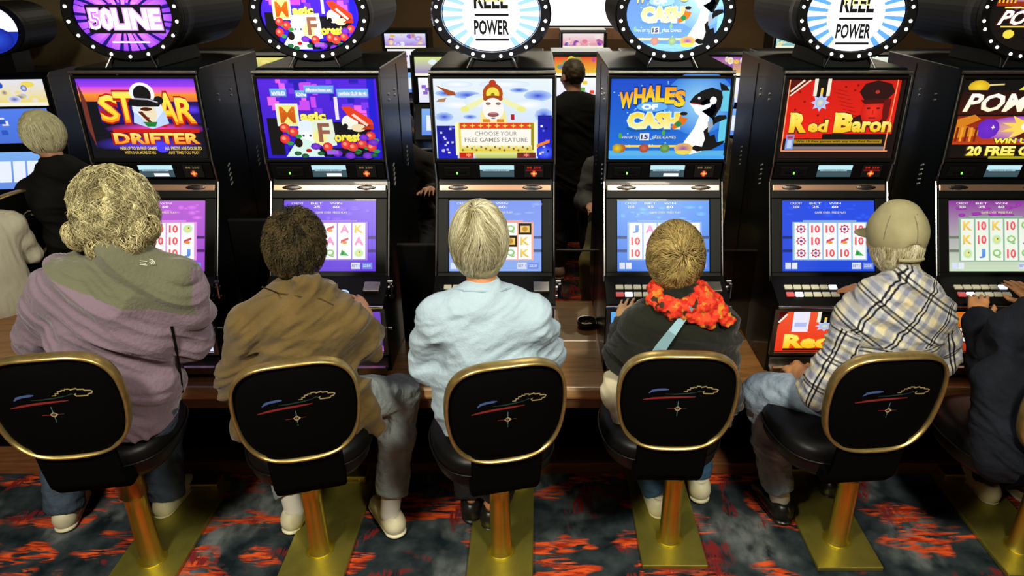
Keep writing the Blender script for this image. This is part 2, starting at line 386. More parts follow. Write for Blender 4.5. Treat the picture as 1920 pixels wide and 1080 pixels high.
    for rr in range(2):
        for k in range(6):
            m = IV
            if rr == 0 and k == 0: m = RD
            if (rr, k) in ((0, 1), (1, 5)): m = WH
            if (rr, k) not in opts.get('nobtn', ()):
                o_ = bpy.data.objects.new('button', bme); C.objects.link(o_); o_.parent = dk
                o_.location = (-.205+k*.039+rr*.002, 2.78-Y0+(.05+rr*.045)*cos(DT), .950-Z0+(.05+rr*.045)*sin(DT)); o_.rotation_euler = (DT, 0, 0)
                if not bme.materials: bme.materials.append(None)
                o_.material_slots[0].link = 'OBJECT'; o_.material_slots[0].material = m
    obj('play_button', shared('play', lambda: lathe([(.026, 0), (.028, .006), (.022, .011), (.001, .012)], 20)), mat('lit_blue_button', (.35, .6, 1), .3, emit=.9), dk, (.085, 2.78-Y0+.05*cos(DT), .950-Z0+.05*sin(DT)), (DT, 0, 0))
    obj('bill_slot', shared('bill', lambda: box(bmesh.new(), -.035, .035, -.03, .03, 0, .016, .004)), DULL, dk, (.205, 2.78-Y0+.09*cos(DT), .950-Z0+.09*sin(DT)), (DT, 0, 0))
    # belly glass
    belly_art.build('belly_glass', r, (0, 2.835-Y0, .79-Z0))
    def bf():
        b = bmesh.new(); y = 2.832-Y0
        for x0, x1, z0, z1 in ((-.258, .258, .888, .90), (-.258, .258, .672, .686), (-.258, -.238, .68, .89), (.238, .258, .68, .89)): box(b, x0, x1, y-.008, y+.01, z0-Z0, z1-Z0, .002)
        return b
    obj('belly_frame', shared('bellyframe', bf), DULL, r)
    obj('coin_tray', shared('tray', lambda: prism([lp(2.78, .60), lp(2.775, .635), lp(2.79, .64), lp(2.80, .61), lp(2.835, .61), lp(2.835, .655), lp(2.845, .655), lp(2.845, .60)], -.25, .25, .002)), DULL, r)
    def lock():
        b = bmesh.new()
        for z in (.93, .97, 1.0): tube(b, [(.268, 2.9-Y0, z-Z0), (.29, 2.9-Y0, z-Z0)], .008 if z != .97 else .012, 10)
        tube(b, [(.284, 2.88-Y0, .93-Z0), (.284, 2.88-Y0, .9975-Z0)], .007, 8)
        return b
    obj('lock_cylinder', shared('lockcyl', lambda: tb([(.262, 2.88-Y0, .78-Z0), (.274, 2.88-Y0, .78-Z0)], .009, 10)), CHROME, r)
    obj('door_lock', shared('lock', lock), CHROME, r)
    # side marks: vent slots and bolts
    def vents():
        b = bmesh.new()
        for s in (-1, 1):
            for k in range(5):
                z = 1.43-.022*k
                box(b, -.002, .002, -.012, .012, -.003, .003, 0, Matrix.Translation((s*.263, 3.26-Y0, z-Z0)) @ Matrix.Rotation(.4*s, 4, 'X'))
                box(b, -.002, .002, -.012, .012, -.003, .003, 0, Matrix.Translation((s*.263, 3.62-Y0, z-Z0)) @ Matrix.Rotation(.4*s, 4, 'X'))
        return b
    tag(obj('side_vent', shared('vents', vents), mat('pale_slot', (.3, .3, .3), .5), r), kind='stuff')
    for s in (-1, 1):
        for (yb, zb) in ((3.28, 1.72), (3.28, 1.745), (3.42, 1.72), (3.42, 1.745)):
            obj('bolt', shared('bolt', lambda: tb([(-.003, 0, 0), (.003, 0, 0)], .006, 8)), DULL, r, (s*.263, yb-Y0, zb-Z0))
        obj('panel_seam', shared('seam', lambda: bx(-.001, .001, -.002, .002, 0, 1.25)), CHROME if False else BEZ, r, (s*.2635, 3.5-Y0, .02))
    topper_parts(r, sign, opts.get('pairs', True), opts.get('bulb', (.8, .85, 1)), opts.get('ringm', PLASTIC), lit=opts.get('lit', 1))
    return r
# ---- prints
Wh = (1, 1, 1); Rd = (.95, .12, .06); Yl = (1, .9, .25); Or = (1, .55, .1); Bk = (.03, .03, .04)
def clipsun(A, c, c2, k, w=.5, uv=(50, 45)):
    return A.sun(uv[0], uv[1], 0, k, c, c2, 'box', w)
class EArt(Art):                                     # everything cut to an oval by squeezing outliers onto its rim
    def build(s, *a, **k):
        K_ = 40; rim = [(s.w/2*cos(2*pi*i/K_), s.h/2*sin(2*pi*i/K_)) for i in range(K_)]; V, Fc, Co = [], [], []
        for f in s.Fc:
            pl = [(*s.V[i], *s.Co[i]) for i in f]
            if any(math.hypot(p[0]/(s.w/2), p[2]/(s.h/2)) > .99 for p in pl):
                for i in range(K_):
                    (ax, az), (bx_, bz) = rim[i], rim[(i+1) % K_]; sd = lambda p: (bx_-ax)*(p[2]-az)-(bz-az)*(p[0]-ax); o = []
                    for j in range(len(pl)):
                        p, q = pl[j-1], pl[j]; a_, b_ = sd(p), sd(q)
                        if (a_ < 0) != (b_ < 0): t = a_/(a_-b_); o.append(tuple(p[m]+(q[m]-p[m])*t for m in range(len(p))))
                        if b_ >= 0: o.append(q)
                    pl = o
                    if len(pl) < 3: break
            if len(pl) < 3: continue
            b0 = len(V); V += [p[:3] for p in pl]; Co += [p[3:] for p in pl]; Fc.append(tuple(range(b0, len(V))))
        s.V, s.Fc, s.Co = V, Fc, Co; return super().build(*a, **k)
def art_drifter():
    A = Art(.50, .338).rect(0, 0, 100, 100, (.05, .05, .12))
    A.rect(0, 90, 100, 100, (.65, .25, .95), (.4, .2, .9)).rect(0, 82, 100, 90, (1, .5, .5), (.85, .3, .9)).rect(0, 72, 100, 82, (.9, .45, .2), (1, .6, .2))
    A.rect(4, 45, 100, 72, (.1, .06, .45), (.15, .05, .4)).ell(12, 62, 10, 6, (.4, .25, 1), (.12, .06, .45)).ell(94, 62, 9, 6, (.4, .25, 1), (.12, .06, .45)).ell(60, 38, 45, 8, (1, .3, .8), (.1, .05, .3)).ell(50, 18, 48, 12, (.35, .25, .95), (.05, .05, .12))
    A.rect(0, 0, 100, 12, (.04, .04, .07)).rect(0, 30, 14, 72, (.03, .05, .1)).poly([(1, 98), (5, 72), (5, 14), (1, 40)], (.45, .2, .16))
    A.rect(22, 33, 96, 38, (.8, .12, .05))
    for t, u, v, hh in (('S', 23, 63, 34), ('T', 37, 65, 38), ('A', 73, 63, 40), ('R', 88, 61, 32)):
        A.text(t, u, v, 17 if t != 'R' else 16, hh, (1, .55, .1), (1, .95, .45), .03, (.75, .12, .03), .06)
        A.text(t, u, v, 14, hh*.8, (1, .85, .2), (1, .95, .3), .0)
    A.ell(56, 63, 13, 18, (.9, .94, 1)).ell(54, 82, 10.5, 13.5, Wh).poly([(44, 60), (57, 42), (70, 62), (72, 45), (57, 38), (42, 46)], (.75, .85, 1))
    A.ell(56, 58, 7, 13, (.95, .9, .75)).poly([(47, 60), (51, 60), (58, 46), (56, 44)], (.35, .12, .06)).poly([(50, 47), (62, 47), (60, 41), (53, 41)], (.1, .5, .2))
    A.poly([(40, 68), (42, 75), (58, 76), (70, 72), (66, 66), (48, 66)], (.05, .05, .07)).ell(54, 81, 7.5, 11, (.06, .06, .07)).ell(67, 74, 4, 5, (.06, .06, .07)).line([(46, 76), (58, 75), (66, 71)], 1.2, (.75, .72, .78)).ell(55, 63, 5, 2.4, (.3, .1, .05)).ell(54, 52, 2.6, 1.2, (.5, .1, .08))
    A.text('DRIFTER', 59, 26, 74, 14, (1, .55, .1), (1, .95, .5), .04, (.7, .08, .03), .06)
    A.ell(62, 15, 6, 7, (.3, .25, 1))
    A.text('WIN UP TO 30 FREE GAMES', 41, 13.5, 32, 4.5, (.95, .82, .4), None, .02).text('WITH 3 OR MORE STARS', 42, 8, 27, 4, (.85, .7, .3), None, .02).text('ALL PRIZES ARE DOUBLED', 80, 13.5, 32, 4.5, (.95, .82, .4), None, .02).text('ANY TIME YOU PLAY', 80, 8, 27, 4, (.85, .7, .3), None, .02)
    return A
def flowers(A, pts, r=4.5):
    for (u, v) in pts:
        A.ell(u, v, r, r*1.35, (1, .35, .25), (.85, .12, .2), 9).ell(u-1, v+1, r*.4, r*.5, (1, .6, .45), None, 7).ell(u+r*.9, v-r*1.2, r*.7, r*.6, (.2, .6, .25), None, 6)
def art_magic(W=.5, Hh=.338, K=Art):
    A = K(W, Hh).rect(0, 0, 100, 100, (.16, .08, .75), (.35, .15, .9)); r2 = random.Random(5)
    for i in range(34):
        u, v = r2.uniform(4, 90), r2.uniform(42, 96); w_, h_ = r2.uniform(4, 12), r2.uniform(5, 14)
        A.rect(u, v, min(99, u+w_), min(99, v+h_), r2.choice([(.8, .3, .95), (.95, .4, .95), (.15, .1, .7), (.5, .22, .95), (.3, .15, .9)]))
    A.rect(4, 5, 16, 52, (.02, .02, .06)).rect(60, 28, 92, 47, (.03, .02, .1)).rect(92, 0, 98, 100, (.12, .1, .85)).rect(20, 3, 90, 14, (.05, .02, .15)).rect(63, 50, 66, 78, (.95, .9, 1))
    for (a, b_, c_, d_, t) in ((10, 78, 24, 88, 'WILD'), (31, 77, 41, 86, 'ON'), (39, 82, 64, 92, 'Mysterious ax'), (66, 77, 93, 88, 'wilds 2,3 & 4')):
        A.rect(a, b_, c_, d_, (.3, .45, .85), (.45, .75, .95)).rect(a+1, b_+1.5, c_-1, d_-4, (.7, .8, .95)).text(t, (a+c_)/2, (b_+d_)/2-.5, (c_-a)*.82, 5, Wh, None, .02)
    A.rect(13, 42, 32, 70, (.92, .95, .88)).rect(15, 44, 30, 68, (.98, .93, .5)).text('M', 22.5, 56, 13, 20, (.75, .35, .1), (.9, .4, .1), .02)
    A.text('agic', 44, 53, 22, 14, (.98, .9, .25), (1, .98, .5), .05, (.35, .3, .05), .05)
    A.ell(37, 26, 9, 20, Wh, (.9, .95, .95)).ell(37, 43, 7, 7, (.9, .95, 1)).poly([(17, 3), (50, 3), (42, 22), (30, 28)], (.85, .97, .92)).ell(37, 11, 2.6, 2.4, (.7, .1, .1)).ell(29, 21, 3.5, 6, (.12, .06, .03)).ell(34, 30, 1, 1.5, (.3, .3, .4)).ell(40, 30, 1, 1.5, (.3, .3, .4))
    A.poly([(42, 49), (60, 51), (62, 18), (50, 15), (42, 30)], (.9, .95, .85)).ell(48, 28, 6, 10, (.97, .95, .6)).text('F', 52, 34, 10, 24, (.6, .38, .3), None, .03)
    A.text('orest', 72, 28, 23, 12, (.98, .88, .2), (1, .97, .45), .05, (.4, .3, .05), .05)
    A.ell(75, 47, 7, 9, (.97, .97, .92)).ell(71, 42, 2.2, 3.5, (.05, .03, .03)).ell(82, 40, 6, 5, (.95, .88, .7)).poly([(69, 66), (76, 67), (94, 50), (95, 44), (86, 44), (74, 55)], (.92, .25, .12)).line([(78, 57), (90, 43)], 2.4, (.98, .85, .8)).poly([(88, 42), (95, 44), (95, 38), (84, 38)], (.75, .2, .1))
    flowers(A, [(19, 40), (26, 35), (18, 26), (54, 16), (70, 19), (76, 16), (84, 20), (92, 30), (92, 16)])
    for (u, v) in ((86, 28), (62, 8), (73, 5), (88, 5), (94, 22), (44, 17)): A.ell(u, v, 4.5, 4.5, (.55, .25, .9), (.4, .15, .7), 8)
    for (u, v) in ((28, 8), (48, 8), (34, 5), (80, 9), (94, 6), (56, 8)): A.ell(u, v, 3.4, 3, (.2, .5, .3), (.05, .25, .1), 7)
    A.rect(53, 7, 63, 12, (.65, .35, .95))
    return A
def art_feature():
    A = Art(.50, .338).rect(0, 0, 100, 100, (.75, .85, 1), (.93, .97, .98)); r2 = random.Random(9)
    for (u, v, a, b_) in ((28, 80, 12, 5), (88, 79, 12, 7), (10, 82, 9, 4), (8, 53, 8, 6), (30, 53, 6, 3), (93, 55, 8, 9), (72, 86, 8, 3)): A.ell(u, v, a, b_, (.15, .25, .85), (.7, .82, .98), 10)
    for (u, v, a, b_) in ((20, 93, 14, 4), (60, 93, 22, 5), (20, 68, 18, 6), (80, 68, 16, 7), (45, 72, 20, 10)): A.ell(u, v, a, b_, Wh, (.85, .92, 1), 12)
    A.rect(1, 0, 18, 42, (.1, .1, .75), (.08, .08, .55)).rect(88, 0, 100, 55, (.12, .15, .85), (.1, .1, .6)).ell(94, 8, 8, 9, (.3, .45, 1), (.12, .15, .85))
    for k in range(26): A.rect(*(lambda u, v: (u, v, u+2, v+2.6))(r2.choice([r2.uniform(3, 15), r2.uniform(89, 96)]), r2.uniform(3, 42)), r2.choice([(.75, .75, 1), (.35, .4, 1), (.05, .03, .3), (.95, .9, 1)]))
    A.poly([(2, 92), (10, 88), (18, 84), (19, 80), (12, 80), (8, 86)], (.65, .3, .12)).poly([(2, 72), (9, 72), (11, 77), (4, 75)], (.7, .5, .35)).poly([(84, 17), (98, 25), (98, 21), (86, 14)], (.95, .5, .2))
    for s in (-1, 1): A.poly([(50+s*4, 77), (50+s*9, 77), (50+s*26, 66), (50+s*28, 60), (50+s*22, 61), (50+s*12, 68)], (.95, .95, .7)).ell(50+s*24, 63, 4, 3.6, (.93, .93, .55), None, 9)
    A.poly([(38, 47), (62, 47), (60, 62), (40, 62)], (.97, .92, .6)).ell(50, 82, 8.5, 13, (.7, .3, .08)).ell(50, 95, 3, 4, (.75, .22, .08)).ell(50, 82, 5.5, 8, (.98, .88, .3)).ell(50, 81, 1.6, 2, (.5, .5, .1)).ell(50, 76, 8.5, 4, (.65, .28, .1))
    A.ell(50, 63, 9, 14, (1, .97, .95)).ell(46, 70, 2.2, 1.8, (.55, .45, .4)).ell(54.5, 70, 2.2, 1.8, (.55, .45, .4)).ell(50, 56.5, 4.8, 3, (.55, .35, .33)).ell(50, 58.2, 3, 1, (.85, .5, .5)).ell(50, 52, 2, 1, (.5, .5, .6)).rect(41, 47, 47, 51, (.85, .55, .15)).rect(53, 47, 59, 51, (.85, .55, .15)).rect(65, 50, 68, 57, (.7, .1, .15))
    A.rect(17, 5, 87, 47, (.98, .97, .75)).rect(20, 7, 84, 46, (.9, .85, .35)).rect(21, 39, 84, 46.5, (.88, .27, .1))
    for k in range(9): A.star(25+k*7, 42.7, 2.6, 3.2, 4, (1, .85, .35), .3)
    A.rect(22, 15, 82, 39, (.99, .98, .93)).rect(82, 12, 84.5, 46, (.6, .55, .1))
    A.text('CHOOSE YOUR', 52, 33, 36, 5.2, (.55, .53, .5)).text('FREE GAMES FEATURE', 52, 25, 54, 5.4, (.55, .53, .5), None, .01)
    A.rect(22, 11, 83, 18, (.85, .75, .15), (.97, .96, .75))
    for k in range(30): A.ell(23+k*2, 12+2*(k % 3), 1, 1.6, ((.55, .4, .05), (.95, .85, .2))[k % 2], None, 6)
    A.rect(20, 2, 32, 9, (.8, .12, .05)).rect(34, 2, 70, 9, (.7, .72, .3), (.9, .93, .6)).rect(70, 2, 86, 9, (.45, .15, .1)).star(28, 6, 3, 3, 6, (1, .6, .4)).star(78, 6, 3, 3, 6, (.95, .5, .5))
    return A
def whale(A, sc=1):
    A.poly([(76, 58), (72, 40), (64, 22), (62, 12), (70, 6), (80, 10), (84, 30), (84, 62)], Wh).ell(80, 66, 10, 12, Wh)
    A.poly([(66, 72), (70, 80), (76, 86), (84, 90), (92, 86), (94, 78), (93, 66), (88, 52), (84, 42), (80, 36), (82, 26), (80, 16), (74, 18), (70, 14), (76, 10), (88, 12), (98, 20), (99, 24), (92, 22), (90, 32), (86, 30), (84, 38), (90, 46), (99, 52), (98, 56), (92, 56), (86, 52), (90, 64), (86, 76), (80, 76), (74, 70)], (.03, .04, .06))
    A.poly([(66, 71), (78, 68), (86, 72), (84, 66), (76, 60), (70, 64)], Wh).ell(86, 74, 3, 5, Wh, None, 8).poly([(92, 86), (90, 96), (96, 92), (99, 86)], (.05, .05, .06)).ell(74, 77, 1.2, 1.6, (.9, .9, 1)).line([(67, 71), (76, 69)], .8, (.8, .2, .2)).poly([(83, 48), (87, 50), (88, 42), (84, 34)], (.6, .65, .7))
    A.poly([(60, 60), (60, 54), (66, 52), (63, 44), (54, 38), (52, 42), (58, 50)], (.9, .45, .1)).ell(58, 45, 3, 3.5, (.1, .55, .3), None, 8).ell(62, 58, 3.4, 2.4, (.15, .12, .1), None, 8)
def art_whales(W=.5, Hh=.338, K=Art, pale=0):
    q = lambda c: tuple(x*(1-pale)+pale*.96 for x in c)
    A = K(W, Hh).rect(0, 0, 100, 100, q((.12, .45, .85)), q((.1, .3, .8)))
    A.ell(75, 70, 30, 40, q((.6, .85, .98)), q((.2, .5, .88))).rect(0, 0, 100, 10, q((.35, .7, .9))).rect(94, 60, 100, 90, q((.4, .8, .9))).rect(94, 20, 100, 50, q((.4, .8, .92)))
    r2 = random.Random(3)
    for k in range(36): A.ell(r2.uniform(2, 55), r2.uniform(12, 97), .8, 1, q((.55, .8, 1)), None, 5)
    for (ch, u, v) in zip('WHALES', (13, 24, 33, 42, 50, 58), (74, 79, 82, 82, 80, 76)):
        A.text(ch, u, v, 9.5 if ch != 'W' else 12, 20, q((1, .9, .15)), q((1, .6, .15)), .05, q((.05, .2, .5)), .07)
    A.ell(35, 66, 13, 6, q((.4, .7, .95))).text('OF', 33, 66, 14, 7, Wh, None, .06)
    A.text('CASH', 37, 49, 44, 20, q((1, .97, .7)), q((1, .85, .2)), .07, q((.85, .95, .95)), .06)
    A.line([(14, 40), (20, 36), (34, 38), (52, 36)], 1.5, q((.05, .35, .6)))
    A.text('WIN UP TO', 17, 28, 16, 3.4, (.95, .95, .75)).rect(26, 24, 34, 33, (.9, .93, 1)).text('15', 30, 28.5, 6, 6, (.2, .2, .3), None, .04).text('FREE GAMES', 47, 28, 20, 3.6, (.95, .95, .75))
    A.rect(4, 15, 66, 18, q((.95, .75, .3)), q((.98, .9, .5)))
    for (u, c_) in ((10, (.9, .5, .15)), (30, (.85, .4, .3)), (48, (.5, .7, .35)), (7, (.95, .8, .2)), (68, (.5, .2, .7)), (72, (.95, .75, .2))): A.ell(u, 14, 4.5, 6, q(c_), q(tuple(x*.7 for x in c_)), 7)
    for (u, v) in ((9, 30), (46, 34)): A.ell(u, v, 1.6, 4, q((.3, .65, .3)), None, 6)
    whale(A); A.ell(64, 14, 8, 7, (.55, .3, .65), (.95, .75, .3), 12).ell(64, 9, 7, 3, (.95, .85, .3), None, 8).rect(0, 0, 100, 5, q((.3, .65, .95)))
    return A
def medal(A, u, v, sc=1):
    A.rect(u-7*sc, v+8*sc, u-4*sc, v+30*sc, (.95, .93, .85)).rect(u+4*sc, v+8*sc, u+7*sc, v+30*sc, (.95, .93, .85)).rect(u-4*sc, v+6*sc, u+4*sc, v+30*sc, (.05, .03, .03)).rect(u-1*sc, v+6*sc, u+1*sc, v+18*sc, (.95, .8, .3))
    A.star(u, v, 8*sc, 11*sc, 8, (.75, .8, .98), .6).ell(u, v, 4*sc, 6*sc, (.92, .9, .7), (.6, .7, .9), 10)
def art_baron(W=.5, Hh=.338, belly=False):
    A = Art(W, Hh).rect(0, 0, 100, 100, (.12, .03, .02)).rect(3, 14, 96, 98, (.95, .14, .07), (.82, .1, .06)) if not belly else Art(W, Hh).rect(0, 0, 100, 100, (.93, .2, .1), (.95, .35, .2))
    if not belly:
        A.poly([(3, 98), (18, 98), (3, 78)], (.35, .03, .02)).line([(4, 84), (15, 98)], 1.6, (.98, .9, .8)).line([(4, 79), (20, 98)], 1.2, (.98, .9, .8))
        for k in range(7): A.line([(40+2*k, 88-5*k), (52+2*k, 84-5*k)], .5, (.6, .06, .05))
        for (u, v) in ((12, 84), (17, 72), (10, 62), (30, 55), (50, 90), (58, 86), (88, 60), (26, 82), (60, 92)): A.ell(u, v, 1.1, 1.5, (.5, .03, .03), None, 6)
        A.poly([(56, 40), (60, 52), (66, 56), (72, 44), (80, 42), (88, 56), (90, 40)], (.2, .03, .03)).ell(76, 60, 10, 18, (.97, .2, .13), (.8, .1, .08)).poly([(62, 84), (66, 94), (76, 98), (88, 94), (92, 84), (86, 74), (68, 72)], (.17, .03, .03)).poly([(64, 74), (88, 76), (84, 70), (68, 69)], (.28, .03, .03)).poly([(84, 74), (90, 76), (90, 52), (86, 44), (84, 60)], (.4, .04, .03)).ell(72, 64, 1.6, 1.2, (.3, .02, .02)).ell(80, 64, 1.6, 1.2, (.3, .02, .02)).line([(73, 52), (79, 52)], 1, (.4, .03, .03)).line([(76, 62), (76, 56)], .8, (.7, .08, .05)).ell(77, 84, 2, 2.4, (.7, .2, .15), None, 8)
        medal(A, 30, 71, 1)
        A.rect(3, 14, 96, 32, (.07, .04, .03)).rect(3, 26, 36, 40, (.9, .14, .07))
        A.text('R', 14, 46, 15, 25, (1, .75, .1), (1, .97, .5), .06, (.35, .15, .02), .05).text('ed', 31, 42, 17, 16, (1, .75, .1), (1, .97, .5), .04, (.35, .15, .02), .05)
        A.text('B', 53, 46, 17, 25, (1, .75, .1), (1, .97, .5), .06, (.35, .15, .02), .05).text('aron', 77, 41, 34, 14, (1, .75, .1), (1, .97, .5), .04, (.35, .15, .02), .05)
        for (u, v) in ((7, 52), (45, 52)): A.line([(u-1, v+6), (u+5, v+3), (u+2, v-10)], 1.8, (1, .9, .3))
        A.rect(12, 20, 88, 25, (.65, .5, .12)).text('Win 15 free games with any two Red Barons', 50, 22.4, 72, 3.2, (.1, .06, .02), None, .02).rect(5, 12, 92, 16, (.5, .45, .45)).rect(5, 12, 12, 31, (.5, .6, .85)).rect(6, 26, 11, 29, (.8, .2, .2)).rect(6.5, 14, 10.5, 24, (.75, .82, .95))
        for p in ([(2, 99), (2, 10)], [(92, 99), (91, 10)], [(2, 10.5), (94, 10.5)]): A.line(p, 1.0, (1, .6, .4))
    else:
        A.poly([(0, 98), (9, 98), (0, 60)], (.3, .04, .02)).line([(1, 70), (8, 90)], 2, (.97, .9, .85)).rect(14, 48, 29, 97, (.93, .92, .98)).rect(16, 60, 27, 70, (.7, .75, .95))
        medal(A, 44, 62, 1.15)
        A.text('Red', 30, 25, 44, 34, (1, .75, .1), (1, .97, .45), .05, (.9, .4, .1), .04).text('Baron', 77, 22, 42, 26, (1, .75, .1), (1, .97, .45), .05, (.9, .4, .1), .04).rect(8, 3, 92, 8, (.25, .07, .03))
    return A
def art_pompeii(K=Art, W=.5, Hh=.338, sign=False):
    A = K(W, Hh).rect(0, 0, 100, 100, (.06, .02, .01), (.02, .01, .02))
    if sign:
        A.sun(50, 86, 40, 16, (1, .7, .3), (.25, .1, .5), None, .8).ell(20, 80, 9, 12, (.4, .2, .85), (.15, .05, .5), 10).ell(74, 78, 10, 12, (.5, .2, .8), (.2, .05, .4), 10).ell(50, 82, 14, 13, (1, .6, .15), (.8, .2, .05), 12).poly([(34, 62), (50, 76), (66, 62)], (.4, .12, .05)).rect(5, 60, 95, 66, (.5, .15, .05))
        for k in range(5): A.rect(6+4*k, 64, 8+4*k, 78, (.85, .6, .2))
        A.rect(14, 57, 88, 59, (.9, .8, .4)).text('POMPEII', 50, 45, 74, 20, (.95, .93, .85), Wh, .03, (.3, .1, .02), .05, .35).line([(14, 33), (86, 33)], 1.4, (.8, .7, .3))
        A.rect(38, 18, 62, 27, (.05, .03, .02)).ell(24, 23, 6, 6, (.85, .75, .25), None, 9).ell(72, 23, 5, 5, (.9, .85, .3), None, 9).text('1c', 50, 22, 14, 7, (.9, .8, .3))
        return A
    A.ell(14, 90, 9, 8, (.98, .85, .2), (.85, .65, .1), 12).line([(22, 92), (35, 93)], 1.2, (.9, .8, .5)).poly([(48, 86), (56, 96), (100, 97), (100, 86)], (.93, .9, .25)).text('2000 COINS', 76, 91, 36, 6, (.4, .35, .05), None, .03)
    A.rect(0, 56, 100, 86, (.25, .06, .02), (.1, .03, .02))
    A.text('POMPEII', 51, 70.5, 88, 23, (1, .97, .8), Wh, .03, (.25, .08, .02), .04, .22)
    A.rect(2, 18, 100, 54, (.75, .25, .1), (.5, .12, .05)).ell(62, 38, 42, 16, (1, .8, .3), (.6, .25, .8), 16).ell(30, 38, 10, 13, (.45, .18, .8), (.4, .15, .75), 10).ell(94, 38, 9, 13, (.75, .4, .85), (.5, .2, .8), 10).star(62, 40, 22, 18, 10, (1, .85, .35), .5).ell(62, 41, 4, 5, (1, 1, .9), None, 10).poly([(52, 25), (62, 34), (72, 25)], (.35, .12, .04)).star(34, 40, 2, 3, 4, Wh).star(90, 40, 2, 3, 4, Wh)
    A.poly([(2, 50), (16, 56), (22, 50), (10, 42), (22, 36), (22, 30), (2, 26)], (.85, .5, .12))
    for k in range(5): A.rect(3+4*k, 22, 5+4*k, 40, (.95, .62, .2) if k % 2 else (.45, .15, .04))
    A.text('WIN UP TO', 62, 23, 50, 7, (.97, .92, .3), None, .05, (.3, .2, .02), .05).text('20 FREE GAMES', 58, 10, 84, 13, (.97, .9, .25), (1, 1, .6), .05, (.35, .22, .02), .04).rect(2, 1, 98, 3, (.1, .05, .02)).rect(36, 0, 72, 3, (.7, .65, .15))
    return A
def sign_50():
    A = EArt(.395, .29).rect(-50, -50, 150, 150, (.1, .03, .4)).sun(50, 45, 75, 30, (.95, .45, 1), (.25, .1, .8), None, .55).ell(50, 45, 34, 20, (.7, .3, .95), (.3, .1, .7)).sun(50, 45, 60, 13, (1, .6, 1), (.5, .2, .95), None, .4)
    A.rect(12, 24, 91, 62, (.02, .01, .06)).text('50LINE', 51, 43, 74, 29, (.96, .9, 1), Wh, .05, (.8, .55, .95), .05).text('5', 20, 43, 8, 20, (.75, .4, .85), None, .0)
    A.rect(33, 11, 72, 13.5, (.95, .85, 1)); return A
def sign_reel(hot=0, dv=0):
    b_ = (.35, .6, .95) if not hot else (.6, .78, .97); A = EArt(.395, .29).rect(-50, -50, 150, 150, b_).sun(50, 50, 90, 22, Wh, (.95, .98, 1), None, .55).ell(50, 48, 30, 40, Wh, (.93, .97, 1))
    A.rect(33, -20, 68, 120, Wh).text('REEL', 50, 64+dv, 35, 25, Bk, None, .03).text('REEL', 50, 68+dv, 28, 14, (.9, .88, .55), None, .0).rect(33, 42+dv, 68, 45+dv, Bk).text('POWER', 50, 27+dv, 36, 20, Bk, None, .03).rect(33, 9+dv, 68, 12+dv, (.08, .08, .12))
    return A
